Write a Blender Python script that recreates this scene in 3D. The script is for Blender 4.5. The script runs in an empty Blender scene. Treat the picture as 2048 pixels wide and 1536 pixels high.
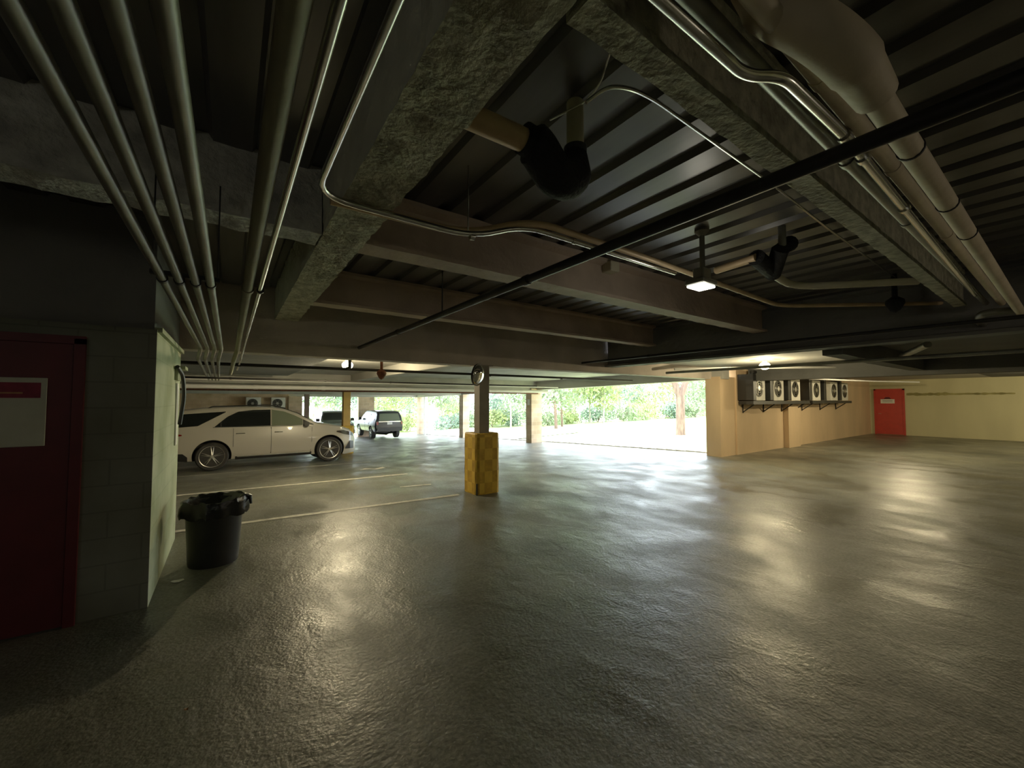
import bpy, bmesh, math, random
from mathutils import Vector, Matrix, noise
random.seed(7)
C = bpy.context.scene.collection
PI = math.pi

# ------------------------------------------------------------------ camera
F, EYE, PITCH = 800.0, 1.66, math.radians(2.3)
YAW = math.radians(35.18)
fwd_h = Vector((math.sin(YAW), math.cos(YAW), 0))
RIGHT = Vector((math.cos(YAW), -math.sin(YAW), 0))
FWD = fwd_h * math.cos(PITCH) + Vector((0, 0, math.sin(PITCH)))
UP = RIGHT.cross(FWD)
ORG = Vector((0, 0, EYE))
cam = bpy.data.cameras.new('camera')
camo = bpy.data.objects.new('camera', cam); C.objects.link(camo)
camo.matrix_world = Matrix.Translation(ORG) @ Matrix((RIGHT, UP, -FWD)).transposed().to_4x4()
cam.sensor_fit = 'HORIZONTAL'; cam.sensor_width = 36; cam.lens = 36 * F / 2048
cam.clip_start = 0.05; cam.clip_end = 400
bpy.context.scene.camera = camo

def ray(u, v): return (FWD + RIGHT * ((u - 1024) / F) - UP * ((v - 768) / F))
def pz(u, v, z):                      # photo measurement -> point at height z
    r = ray(u, v); return ORG + r * ((z - EYE) / r.z)
def px(u, v, x):
    r = ray(u, v); return ORG + r * (x / r.x)
def py(u, v, y):
    r = ray(u, v); return ORG + r * (y / r.y)
def floor_z(x, y):
    if y < 6.9: z = 0
    elif y < 13.4: z = -0.04 * (y - 6.9)
    elif y < 28: z = -0.26 - 0.047 * (y - 13.4)
    else: z = -0.946
    if x > 12.4: z += 0.03 * (x - 12.4)
    return z
def pg(u, v):
    t = 1.0; r = ray(u, v)
    for i in range(4000):
        p = ORG + r * t
        if p.z <= floor_z(p.x, p.y): break
        t += 0.02
    return p

# ------------------------------------------------------------------ materials
def new_mat(name):
    m = bpy.data.materials.new(name); m.use_nodes = True
    n = m.node_tree.nodes; l = m.node_tree.links
    return m, n, l, n['Principled BSDF']
def mat(name, col, rough=0.6, metal=0.0, var=0.15, scale=6.0, bump=0.0, bscale=40.0, coat=0.0, spec=None, stretch=None):
    m, n, l, b = new_mat(name)
    tc = n.new('ShaderNodeTexCoord')
    src = tc.outputs['Object']
    if stretch:
        mp = n.new('ShaderNodeMapping'); mp.inputs['Scale'].default_value = stretch
        l.new(src, mp.inputs[0]); src = mp.outputs[0]
    nz = n.new('ShaderNodeTexNoise'); nz.inputs['Scale'].default_value = scale; nz.inputs['Detail'].default_value = 6
    l.new(src, nz.inputs['Vector'])
    cr = n.new('ShaderNodeValToRGB')
    cr.color_ramp.elements[0].position = 0.3; cr.color_ramp.elements[1].position = 0.7
    cr.color_ramp.elements[0].color = (*[max(0, c * (1 - var)) for c in col], 1)
    cr.color_ramp.elements[1].color = (*[min(1, c * (1 + var)) for c in col], 1)
    l.new(nz.outputs[0], cr.inputs[0]); l.new(cr.outputs[0], b.inputs['Base Color'])
    b.inputs['Roughness'].default_value = rough; b.inputs['Metallic'].default_value = metal
    if coat: b.inputs['Coat Weight'].default_value = coat
    if spec is not None: b.inputs['Specular IOR Level'].default_value = spec
    if bump:
        n2 = n.new('ShaderNodeTexNoise'); n2.inputs['Scale'].default_value = bscale; n2.inputs['Detail'].default_value = 8
        l.new(src, n2.inputs['Vector'])
        bp = n.new('ShaderNodeBump'); bp.inputs['Strength'].default_value = bump; bp.inputs['Distance'].default_value = 0.02
        l.new(n2.outputs[0], bp.inputs['Height']); l.new(bp.outputs[0], b.inputs['Normal'])
    return m
def emis(name, col, s):
    m, n, l, b = new_mat(name)
    b.inputs['Base Color'].default_value = (*col, 1)
    b.inputs['Emission Color'].default_value = (*col, 1); b.inputs['Emission Strength'].default_value = s
    return m
def glass_dark(name, col=(0.01, 0.012, 0.012), rough=0.03):
    m, n, l, b = new_mat(name)
    b.inputs['Base Color'].default_value = (*col, 1); b.inputs['Roughness'].default_value = rough
    b.inputs['Specular IOR Level'].default_value = 0.7
    return m
def block_mat(name, col, mortar, sx=0.4, sy=0.2, rough=0.85, var=0.1, stain=None, axis='x'):
    m, n, l, b = new_mat(name)
    tc = n.new('ShaderNodeTexCoord')
    sp = n.new('ShaderNodeSeparateXYZ'); l.new(tc.outputs['Object'], sp.inputs[0])
    ad = n.new('ShaderNodeMath'); ad.operation = 'ADD'; l.new(sp.outputs[0], ad.inputs[0]); l.new(sp.outputs[1], ad.inputs[1])
    cb = n.new('ShaderNodeCombineXYZ'); l.new(ad.outputs[0], cb.inputs[0]); l.new(sp.outputs[2], cb.inputs[1])
    bt = n.new('ShaderNodeTexBrick'); bt.inputs['Scale'].default_value = 1
    bt.inputs['Brick Width'].default_value = sx; bt.inputs['Row Height'].default_value = sy
    bt.inputs['Mortar Size'].default_value = 0.006
    bt.inputs['Color1'].default_value = (*[c * (1 + var) for c in col], 1)
    bt.inputs['Color2'].default_value = (*[c * (1 - var) for c in col], 1)
    bt.inputs['Mortar'].default_value = (*mortar, 1)
    l.new(cb.outputs[0], bt.inputs['Vector'])
    nz = n.new('ShaderNodeTexNoise'); nz.inputs['Scale'].default_value = 1.6; nz.inputs['Detail'].default_value = 6
    l.new(tc.outputs['Object'], nz.inputs['Vector'])
    cr = n.new('ShaderNodeValToRGB'); cr.color_ramp.elements[0].position = 0.35; cr.color_ramp.elements[1].position = 0.65
    s = stain or (0.72, 0.7, 0.62)
    cr.color_ramp.elements[0].color = (*s, 1); cr.color_ramp.elements[1].color = (1, 1, 1, 1)
    l.new(nz.outputs[0], cr.inputs[0])
    mx = n.new('ShaderNodeMix'); mx.data_type = 'RGBA'; mx.blend_type = 'MULTIPLY'; mx.inputs[0].default_value = 1
    l.new(bt.outputs['Color'], mx.inputs[6]); l.new(cr.outputs[0], mx.inputs[7])
    l.new(mx.outputs[2], b.inputs['Base Color'])
    b.inputs['Roughness'].default_value = rough
    bp = n.new('ShaderNodeBump'); bp.inputs['Strength'].default_value = 0.4; bp.inputs['Distance'].default_value = 0.01
    l.new(bt.outputs['Fac'], bp.inputs['Height']); bp.invert = True
    l.new(bp.outputs[0], b.inputs['Normal'])
    return m

def floor_material():
    m, n, l, b = new_mat('worn_concrete_floor')
    tc = n.new('ShaderNodeTexCoord'); O = tc.outputs['Object']
    def nz(scale, det=6, dist=0.0, st=(1, 1, 1)):
        mp = n.new('ShaderNodeMapping'); mp.inputs['Scale'].default_value = st; l.new(O, mp.inputs[0])
        t = n.new('ShaderNodeTexNoise'); t.inputs['Scale'].default_value = scale; t.inputs['Detail'].default_value = det
        t.inputs['Distortion'].default_value = dist; l.new(mp.outputs[0], t.inputs['Vector']); return t.outputs[0]
    def ramp(src, p0, c0, p1, c1):
        r = n.new('ShaderNodeValToRGB'); r.color_ramp.elements[0].position = p0; r.color_ramp.elements[1].position = p1
        r.color_ramp.elements[0].color = c0; r.color_ramp.elements[1].color = c1; l.new(src, r.inputs[0]); return r.outputs[0]
    def mix(bt, f, a, c):
        x = n.new('ShaderNodeMix'); x.data_type = 'RGBA'; x.blend_type = bt
        if isinstance(f, float): x.inputs[0].default_value = f
        else: l.new(f, x.inputs[0])
        for s, i in ((a, 6), (c, 7)):
            if isinstance(s, tuple): x.inputs[i].default_value = s
            else: l.new(s, x.inputs[i])
        return x.outputs[2]
    base = ramp(nz(0.6, 8, 0.3), 0.35, (0.115, 0.12, 0.095, 1), 0.68, (0.205, 0.205, 0.165, 1))
    fine = ramp(nz(38, 9), 0.32, (0.62, 0.62, 0.6, 1), 0.68, (1.3, 1.3, 1.3, 1))
    c1 = mix('MULTIPLY', 1.0, base, fine)
    worn = ramp(nz(0.9, 9, 0.5, (1.0, 0.6, 1)), 0.56, (0, 0, 0, 1), 0.8, (1, 1, 1, 1))
    c2 = mix('MIX', worn, c1, (0.29, 0.28, 0.24, 1))
    stain = ramp(nz(0.5, 6, 0.6, (0.6, 1.0, 1)), 0.34, (0.62, 0.62, 0.6, 1), 0.46, (1, 1, 1, 1))
    c3 = mix('MULTIPLY', 1.0, c2, stain)
    v = n.new('ShaderNodeTexVoronoi'); v.feature = 'DISTANCE_TO_EDGE'; v.inputs['Scale'].default_value = 0.16
    mp = n.new('ShaderNodeMapping'); l.new(O, mp.inputs[0])
    ad = n.new('ShaderNodeMix'); ad.data_type = 'RGBA'; ad.blend_type = 'ADD'; ad.inputs[0].default_value = 1.2
    nn = n.new('ShaderNodeTexNoise'); nn.inputs['Scale'].default_value = 1.5; nn.inputs['Detail'].default_value = 9
    l.new(O, nn.inputs['Vector']); l.new(mp.outputs[0], ad.inputs[6]); l.new(nn.outputs['Color'], ad.inputs[7])
    l.new(ad.outputs[2], v.inputs['Vector'])
    crack = ramp(v.outputs['Distance'], 0.0, (0.35, 0.35, 0.33, 1), 0.006, (1, 1, 1, 1))
    c4 = mix('MULTIPLY', 0.3, c3, crack)
    l.new(c4, b.inputs['Base Color'])
    r = n.new('ShaderNodeMapRange'); r.inputs[1].default_value = 0.35; r.inputs[2].default_value = 0.65
    r.inputs[3].default_value = 0.28; r.inputs[4].default_value = 0.52
    l.new(nz(1.6, 7, 0.3, (1, 0.7, 1)), r.inputs[0]); l.new(r.outputs[0], b.inputs['Roughness'])
    b.inputs['Specular IOR Level'].default_value = 0.8
    b1 = n.new('ShaderNodeBump'); b1.inputs['Strength'].default_value = 0.27; b1.inputs['Distance'].default_value = 0.035
    l.new(nz(5.0, 8, 0.6, (1.0, 0.8, 1)), b1.inputs['Height'])
    b2 = n.new('ShaderNodeBump'); b2.inputs['Strength'].default_value = 0.6; b2.inputs['Distance'].default_value = 0.006
    l.new(nz(45, 8), b2.inputs['Height']); l.new(b1.outputs[0], b2.inputs['Normal'])
    l.new(b2.outputs[0], b.inputs['Normal'])
    return m

M = {}
M['floor'] = floor_material()
M['deck'] = mat('painted_metal_deck', (0.135, 0.13, 0.12), 0.34, 0.4, 0.3, 1.5, stretch=(3, 0.4, 3))
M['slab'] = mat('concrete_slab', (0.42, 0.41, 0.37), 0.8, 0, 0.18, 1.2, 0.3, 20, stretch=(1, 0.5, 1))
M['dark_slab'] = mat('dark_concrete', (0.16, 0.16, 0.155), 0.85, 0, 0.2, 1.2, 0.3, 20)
M['darker_slab'] = mat('shade_darkened_concrete', (0.085, 0.085, 0.08), 0.85, 0, 0.2, 1.2, 0.3, 20)  # concrete with shade put into its colour, for the dark right bay
M['spray'] = mat('sprayed_fireproofing', (0.40, 0.385, 0.29), 0.95, 0, 0.35, 14, 1.0, 34)
M['spray_grey'] = mat('grey_fireproofing', (0.50, 0.50, 0.46), 0.95, 0, 0.3, 8, 1.0, 30)
M['smooth_plaster'] = mat('smooth_coated_steel', (0.55, 0.57, 0.48), 0.8, 0, 0.12, 3, 0.3, 50)
M['pink_beam'] = mat('primed_steel', (0.46, 0.36, 0.28), 0.75, 0, 0.2, 1.8, 0.3, 30)
M['girder'] = mat('dusty_girder', (0.46, 0.40, 0.345), 0.8, 0, 0.2, 1.4, 0.3, 30)
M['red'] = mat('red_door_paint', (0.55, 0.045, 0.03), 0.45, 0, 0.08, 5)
M['dark_red'] = mat('shade_darkened_red_paint', (0.11, 0.012, 0.016), 0.5, 0, 0.15, 5)  # red darkened so the near door looks shaded
M['white'] = mat('white_paint', (0.75, 0.74, 0.7), 0.5, 0, 0.05, 4)
M['ivory'] = mat('ivory_enamel', (0.8, 0.77, 0.68), 0.45, 0, 0.06, 5)
M['stripe'] = mat('worn_white_line_paint', (0.62, 0.6, 0.5), 0.6, 0, 0.3, 12)
M['conduit'] = mat('galvanised_conduit', (0.62, 0.62, 0.58), 0.22, 1.0, 0.1, 8)
M['pipe_grey'] = mat('grey_painted_pipe', (0.26, 0.26, 0.225), 0.45, 0.5, 0.2, 5)
M['pipe_tan'] = mat('tan_plastic_pipe', (0.52, 0.48, 0.34), 0.5, 0, 0.12, 5)
M['insul'] = mat('pale_insulation_jacket', (0.60, 0.51, 0.36), 0.65, 0, 0.15, 3, 0.3, 12)
M['insul_dim'] = mat('greenish_pipe_jacket', (0.24, 0.23, 0.15), 0.65, 0, 0.15, 3, 0.3, 12)
M['copper'] = mat('tan_copper_pipe', (0.58, 0.42, 0.24), 0.5, 0.2, 0.15, 6)
M['black_iron'] = mat('black_iron_pipe', (0.025, 0.024, 0.022), 0.5, 0.4, 0.3, 8)
M['rust'] = mat('rusty_fitting', (0.16, 0.06, 0.03), 0.8, 0.3, 0.4, 20)
M['black_foam'] = mat('black_insulation', (0.010, 0.010, 0.009), 0.9, 0, 0.3, 20, 0.6, 60)
M['black'] = mat('black_plastic', (0.015, 0.015, 0.014), 0.5, 0, 0.2, 8)
M['bag'] = mat('black_bin_liner', (0.012, 0.012, 0.013), 0.22, 0, 0.2, 8, 0.8, 9)
M['yellow'] = mat('yellow_plastic', (0.78, 0.50, 0.06), 0.5, 0, 0.12, 6)
M['yellow_dark'] = mat('scuffed_yellow_plastic', (0.60, 0.35, 0.035), 0.55, 0, 0.2, 9)
M['column'] = mat('brown_grey_column_paint', (0.26, 0.23, 0.19), 0.7, 0, 0.18, 3, 0.2, 20)
M['column_y'] = mat('ochre_column_paint', (0.62, 0.40, 0.12), 0.6, 0, 0.12, 3)
M['column_b'] = mat('brown_column_paint', (0.17, 0.12, 0.09), 0.6, 0, 0.12, 3)
M['peach'] = block_mat('peach_painted_block', (0.66, 0.48, 0.31), (0.55, 0.40, 0.26), 0.4, 0.2, var=0.04)
M['render'] = mat('peach_wall_paint', (0.64, 0.46, 0.28), 0.85, 0, 0.1, 1.2, 0.25, 18, stretch=(1, 1, 0.4))
M['brick'] = block_mat('tan_block_pillar', (0.62, 0.47, 0.33), (0.72, 0.62, 0.48), 0.4, 0.2, var=0.16)
M['olive'] = mat('yellow_green_wall_paint', (0.60, 0.56, 0.33), 0.8, 0, 0.12, 0.8, 0.2, 20, stretch=(1, 1, 0.25))
M['olive_stain'] = mat('mildew_stain', (0.30, 0.27, 0.10), 0.85, 0, 0.4, 3)
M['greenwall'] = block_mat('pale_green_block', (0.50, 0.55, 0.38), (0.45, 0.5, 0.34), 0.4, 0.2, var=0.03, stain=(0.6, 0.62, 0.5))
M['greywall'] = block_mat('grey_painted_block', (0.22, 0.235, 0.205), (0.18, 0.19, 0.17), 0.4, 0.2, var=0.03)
M['tyre'] = mat('tyre_rubber', (0.03, 0.028, 0.025), 0.8, 0, 0.3, 9)
M['alloy'] = mat('machined_alloy', (0.7, 0.68, 0.63), 0.3, 0.9, 0.05, 5)
M['rim_dark'] = mat('dark_alloy', (0.03, 0.03, 0.03), 0.4, 0.6, 0.1, 5)
M['car_white'] = mat('pearl_white_car_paint', (0.46, 0.43, 0.36), 0.32, 0.0, 0.02, 2, coat=0.5)
M['car_black'] = mat('black_car_paint', (0.012, 0.015, 0.02), 0.3, 0.0, 0.05, 2, coat=0.1)
M['car_grey'] = mat('silver_grey_car_paint', (0.14, 0.15, 0.16), 0.3, 0.4, 0.05, 2, coat=0.8)
M['trim_black'] = mat('black_trim', (0.018, 0.018, 0.018), 0.45, 0, 0.1, 8)
M['chrome'] = mat('chrome', (0.8, 0.8, 0.8), 0.12, 1.0, 0.02, 8)
M['glass'] = glass_dark('tinted_glass')
M['glass_light'] = glass_dark('front_side_glass', (0.16, 0.19, 0.13), 0.05)
M['lens'] = glass_dark('headlamp_glass', (0.05, 0.045, 0.04), 0.05)
M['tail'] = glass_dark('red_tail_lamp', (0.2, 0.01, 0.01), 0.1)
M['mirror'] = mat('mirror_glass', (0.85, 0.86, 0.82), 0.04, 1.0, 0.01, 3)
M['lawn'] = mat('sunlit_lawn', (0.42, 0.50, 0.22), 0.9, 0, 0.25, 1.5, 0.5, 30)
M['path'] = mat('pale_paving', (0.55, 0.53, 0.50), 0.85, 0, 0.1, 2)
M['bark'] = mat('bark', (0.20, 0.13, 0.095), 0.9, 0, 0.45, 9, 1.0, 18, stretch=(1, 1, 0.25))
M['bark_pale'] = mat('pale_bark', (0.42, 0.38, 0.33), 0.9, 0, 0.3, 9, 1.0, 18, stretch=(1, 1, 0.25))
M['maroon'] = mat('maroon_print', (0.22, 0.02, 0.05), 0.6, 0, 0.2, 20)
M['paper'] = mat('notice_paper', (0.55, 0.57, 0.47), 0.7, 0, 0.08, 5)
M['ink'] = mat('grey_ink', (0.15, 0.14, 0.12), 0.7, 0, 0.1, 5)
M['lamp_w'] = emis('lit_lens', (1.0, 0.96, 0.84), 5)
M['bulb'] = emis('bulb_glow', (1.0, 0.82, 0.42), 45)
M['leaf_dry'] = mat('dry_leaf', (0.45, 0.24, 0.12), 0.8, 0, 0.2, 20)
def leaf_mat(name, col):
    m, n, l, b = new_mat(name)
    oi = n.new('ShaderNodeTexNoise'); tc = n.new('ShaderNodeTexCoord'); oi.inputs['Scale'].default_value = 1.1
    l.new(tc.outputs['Object'], oi.inputs['Vector'])
    cr = n.new('ShaderNodeValToRGB'); cr.color_ramp.elements[0].position = 0.35; cr.color_ramp.elements[1].position = 0.65
    cr.color_ramp.elements[0].color = (*[c * 0.55 for c in col], 1); cr.color_ramp.elements[1].color = (*[min(1, c * 1.35) for c in col], 1)
    l.new(oi.outputs[0], cr.inputs[0]); l.new(cr.outputs[0], b.inputs['Base Color'])
    b.inputs['Roughness'].default_value = 0.6
    tr = n.new('ShaderNodeBsdfTranslucent'); l.new(cr.outputs[0], tr.inputs[0])
    mx = n.new('ShaderNodeMixShader'); mx.inputs[0].default_value = 0.45
    l.new(b.outputs[0], mx.inputs[1]); l.new(tr.outputs[0], mx.inputs[2])
    l.new(mx.outputs[0], n['Material Output'].inputs[0]); return m
M['leaf1'] = leaf_mat('green_leaves', (0.30, 0.38, 0.22))
M['leaf2'] = leaf_mat('yellow_green_leaves', (0.38, 0.45, 0.19))
M['leaf3'] = leaf_mat('blue_green_leaves', (0.26, 0.36, 0.27))

# ------------------------------------------------------------------ mesh helpers
def obj(name, bm, m, parent=None, smooth=False, mats=None):
    me = bpy.data.meshes.new(name)
    bmesh.ops.recalc_face_normals(bm, faces=bm.faces)
    if smooth:
        for f in bm.faces: f.smooth = True
    bm.to_mesh(me); bm.free()
    for q in (mats or [m]): me.materials.append(M[q] if isinstance(q, str) else q)
    o = bpy.data.objects.new(name, me); C.objects.link(o)
    if smooth:
        try: me.set_sharp_from_angle(angle=math.radians(38))
        except Exception: pass
    if parent is not None: o.parent = parent
    return o
def tag(o, label, cat, group=None, kind=None):
    if label: o['label'] = label
    if cat: o['category'] = cat
    if group: o['group'] = group
    if kind: o['kind'] = kind
    return o
def thing(name, label, cat, loc=(0, 0, 0), rz=0, group=None, rot=None):
    o = bpy.data.objects.new(name, None); C.objects.link(o); o.empty_display_size = 0.1
    o.location = loc; o.rotation_euler = rot or (0, 0, rz); return tag(o, label, cat, group)
def struct(name, bm, m, parent=None, smooth=False, mats=None):
    o = obj(name, bm, m, parent, smooth, mats)
    if parent is None: o['kind'] = 'structure'
    return o
def dup(root, loc=None, rz=None, label=None, group=None):
    r = root.copy(); C.objects.link(r)
    if loc is not None: r.location = loc
    if rz is not None: r.rotation_euler = (0, 0, rz)
    if label: r['label'] = label
    if group: r['group'] = group
    for ch in list(root.children):
        c = ch.copy(); C.objects.link(c); c.parent = r
        for g in ch.children:
            d = g.copy(); C.objects.link(d); d.parent = c
    return r
def box(bm, x0, x1, y0, y1, z0, z1, mi=0):
    vs = [bm.verts.new((x, y, z)) for x in (x0, x1) for y in (y0, y1) for z in (z0, z1)]
    for q in ((0, 1, 3, 2), (4, 6, 7, 5), (0, 4, 5, 1), (2, 3, 7, 6), (0, 2, 6, 4), (1, 5, 7, 3)):
        f = bm.faces.new([vs[i] for i in q]); f.material_index = mi
    return vs
def bbox(x0, x1, y0, y1, z0, z1, bev=0.0, seg=2):
    bm = bmesh.new(); box(bm, x0, x1, y0, y1, z0, z1)
    if bev:
        bmesh.ops.bevel(bm, geom=list(bm.edges), offset=bev, segments=seg, affect='EDGES', profile=0.5)
    return bm
def fillet(pts, R, n=6):
    pts = [Vector(p) for p in pts]; out = [pts[0]]
    for i in range(1, len(pts) - 1):
        a, b, c = pts[i - 1], pts[i], pts[i + 1]
        d1 = (a - b); d2 = (c - b); r = min(R, d1.length * 0.49, d2.length * 0.49)
        p = b + d1.normalized() * r; q = b + d2.normalized() * r
        for k in range(n + 1):
            t = k / n; out.append(p * (1 - t) ** 2 + b * 2 * t * (1 - t) + q * t * t)
    out.append(pts[-1]); return out
def tube(bm, pts, r, n=12, cap=True, mi=0):
    pts = [Vector(p) for p in pts]; rs = r if isinstance(r, (list, tuple)) else [r] * len(pts)
    t0 = (pts[1] - pts[0]).normalized()
    a = Vector((0, 0, 1)) if abs(t0.z) < 0.9 else Vector((1, 0, 0))
    nrm = t0.cross(a).normalized(); rings = []
    for i, p in enumerate(pts):
        t = (pts[min(i + 1, len(pts) - 1)] - pts[max(i - 1, 0)]).normalized()
        nrm = (nrm - t * nrm.dot(t)).normalized(); bn = t.cross(nrm)
        rings.append([bm.verts.new(p + (nrm * math.cos(k * 2 * PI / n) + bn * math.sin(k * 2 * PI / n)) * rs[i]) for k in range(n)])
    for A, B in zip(rings, rings[1:]):
        for k in range(n):
            f = bm.faces.new((A[k], A[(k + 1) % n], B[(k + 1) % n], B[k])); f.material_index = mi
    if cap:
        for R_ in (rings[0], rings[-1]):
            f = bm.faces.new(R_); f.material_index = mi
def lathe(bm, prof, c=(0, 0, 0), n=28, axis='z', mi=0):
    c = Vector(c); rings = []
    for r, h in prof:
        ring = []
        for k in range(n):
            a = 2 * PI * k / n
            if axis == 'z': p = Vector((r * math.cos(a), r * math.sin(a), h))
            elif axis == 'y': p = Vector((r * math.cos(a), h, r * math.sin(a)))
            else: p = Vector((h, r * math.cos(a), r * math.sin(a)))
            ring.append(bm.verts.new(c + p))
        rings.append(ring)
    for A, B in zip(rings, rings[1:]):
        for k in range(n):
            f = bm.faces.new((A[k], A[(k + 1) % n], B[(k + 1) % n], B[k])); f.material_index = mi
    for R_ in (rings[0], rings[-1]):
        try: f = bm.faces.new(R_); f.material_index = mi
        except Exception: pass
def grid(bm, x0, x1, nx, y0, y1, ny, zf):
    V = [[bm.verts.new((x0 + (x1 - x0) * i / nx, y0 + (y1 - y0) * j / ny, 0)) for j in range(ny + 1)] for i in range(nx + 1)]
    for r in V:
        for v in r: v.co.z = zf(v.co.x, v.co.y)
    for i in range(nx):
        for j in range(ny): bm.faces.new((V[i][j], V[i + 1][j], V[i + 1][j + 1], V[i][j + 1]))
def rough_bar(x0, x1, y0, y1, z0, z1, amp=0.012, step=0.07, fs=9.0, smooth_side=None):
    """box subdivided along its faces and roughened like sprayed-on fireproofing"""
    bm = bmesh.new()
    nx = max(2, int((x1 - x0) / step)); ny = max(2, int((y1 - y0) / step)); nz = max(2, int((z1 - z0) / step))
    nx = min(nx, 130); ny = min(ny, 130)
    def face(o, a, b, na, nb, mi=0):
        V = [[bm.verts.new(Vector(o) + Vector(a) * i / na + Vector(b) * j / nb) for j in range(nb + 1)] for i in range(na + 1)]
        for i in range(na):
            for j in range(nb):
                f = bm.faces.new((V[i][j], V[i + 1][j], V[i + 1][j + 1], V[i][j + 1])); f.material_index = mi
    X, Y, Z = (x1 - x0, 0, 0), (0, y1 - y0, 0), (0, 0, z1 - z0)
    face((x0, y0, z0), X, Y, nx, ny); face((x0, y0, z1), X, Y, nx, ny)
    face((x0, y0, z0), X, Z, nx, nz); face((x0, y1, z0), X, Z, nx, nz)
    face((x0, y0, z0), Y, Z, ny, nz, 1 if smooth_side else 0); face((x1, y0, z0), Y, Z, ny, nz)
    bmesh.ops.remove_doubles(bm, verts=bm.verts, dist=0.0005)
    bmesh.ops.recalc_face_normals(bm, faces=bm.faces); bm.normal_update()
    for v in bm.verts:
        k = noise.fractal(v.co * fs, 1.0, 2.0, 4)
        v.co += v.normal * k * amp
    return bm
def ibeam(axis, a0, a1, c, z0, z1, fw=0.2, tf=0.03, tw=0.05, amp=0.006):
    """sprayed wide-flange beam running along axis with web and two flanges as one mesh"""
    bm = bmesh.new()
    pr = [(-fw / 2, z0), (fw / 2, z0), (fw / 2, z0 + tf), (tw / 2, z0 + tf + .02), (tw / 2, z1 - tf - .02), (fw / 2, z1 - tf), (fw / 2, z1), (-fw / 2, z1), (-fw / 2, z1 - tf), (-tw / 2, z1 - tf - .02), (-tw / 2, z0 + tf + .02), (-fw / 2, z0 + tf)]
    p2 = []
    for i, (s, z) in enumerate(pr):
        s2, zz = pr[(i + 1) % len(pr)]
        k = max(1, int(math.hypot(s2 - s, zz - z) / 0.05))
        for j in range(k): p2.append((s + (s2 - s) * j / k, z + (zz - z) * j / k))
    n = min(160, int(abs(a1 - a0) / 0.07)); rings = []
    for i in range(n + 1):
        a = a0 + (a1 - a0) * i / n
        rings.append([bm.verts.new((a, c + s, z) if axis == 'x' else (c + s, a, z)) for s, z in p2])
    m = len(p2)
    for A, B in zip(rings, rings[1:]):
        for k in range(m): bm.faces.new((A[k], A[(k + 1) % m], B[(k + 1) % m], B[k]))
    bm.faces.new(rings[0]); bm.faces.new(rings[-1])
    bmesh.ops.recalc_face_normals(bm, faces=bm.faces); bm.normal_update()
    if amp:
        for v in bm.verts: v.co += v.normal * noise.fractal(v.co * 11, 1.0, 2.0, 4) * amp
    return bm

# ------------------------------------------------------------------ setting
bm = bmesh.new(); grid(bm, -6, 12.35, 60, -4, 30.0, 110, floor_z)
struct('floor', bm, 'floor', smooth=True)
bm = bmesh.new(); grid(bm, 12.35, 26.2, 30, -4, 6.3, 20, lambda x, y: 0.0)
struct('floor', bm, 'floor', smooth=True)

# corrugated deck over the near bay (ribs run along Y)
def deck(x0, x1, y0, y1, z, pitch=0.305, h=0.035):
    bm = bmesh.new(); pr = []; x = x0
    while x < x1 - 0.01:
        pr += [(x, z + h), (x + pitch * .22, z + h), (x + pitch * .30, z), (x + pitch * .92, z)]
        x += pitch
    pr.append((x, z + h))
    A = [bm.verts.new((a, y0, b)) for a, b in pr]; B = [bm.verts.new((a, y1, b)) for a, b in pr]
    for i in range(len(pr) - 1): bm.faces.new((A[i], A[i + 1], B[i + 1], B[i]))
    return bm
DK = 3.17
struct('ceiling', deck(-6, 7.2, -4, 6.5, DK), 'deck')
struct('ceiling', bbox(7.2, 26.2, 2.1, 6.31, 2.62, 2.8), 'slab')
struct('ceiling', bbox(7.2, 26.2, -4, 2.1, 2.62, 2.8), 'darker_slab')  # same ceiling, coloured darker to stand in for shade
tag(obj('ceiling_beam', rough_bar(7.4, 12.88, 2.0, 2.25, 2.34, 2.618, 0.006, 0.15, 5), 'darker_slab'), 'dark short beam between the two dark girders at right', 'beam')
def slab_far():
    bm = bmesh.new(); box(bm, -6, 12.3, 6.5, 30, 2.6, 2.78)
    for v in bm.verts:
        if v.co.y > 20: v.co.z -= 0.2
    return bm
struct('ceiling', slab_far(), 'slab')
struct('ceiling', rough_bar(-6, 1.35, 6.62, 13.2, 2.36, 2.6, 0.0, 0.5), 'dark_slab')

struct('wall_back', bbox(-6, 26.4, -4.2, -4.0, -0.1, 3.3), 'greywall')
struct('wall_left', bbox(-6.2, -6, -4.2, 30, -1.2, 3.3), 'peach')
struct('wall_right', bbox(26.05, 26.3, -4, 6.3, -0.1, 2.7), 'olive')
struct('wall_far', bbox(-6, 3.0, 28.5, 28.8, -1.1, 2.6), 'peach')
# wall with the air-conditioning units, and its piers
bm = bmesh.new(); box(bm, 12.6, 26.1, 6.02, 6.3, -0.1, 2.7)
struct('wall_side', bm, 'render')
struct('trim_5', bbox(15.9, 16.9, 5.86, 6.02, -0.02, 1.52), 'render')
# corner block at left holding the near red door
bm = bmesh.new(); box(bm, -6, -0.5, 4.35, 6.3, -0.02, 2.24)
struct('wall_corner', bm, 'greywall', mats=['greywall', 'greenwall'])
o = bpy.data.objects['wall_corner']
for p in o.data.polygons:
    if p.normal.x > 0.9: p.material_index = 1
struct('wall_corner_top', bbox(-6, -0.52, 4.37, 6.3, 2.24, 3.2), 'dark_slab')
struct('trim_1', bbox(-0.56, -0.47, 4.38, 6.3, 2.22, 2.26), 'greenwall')

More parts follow.
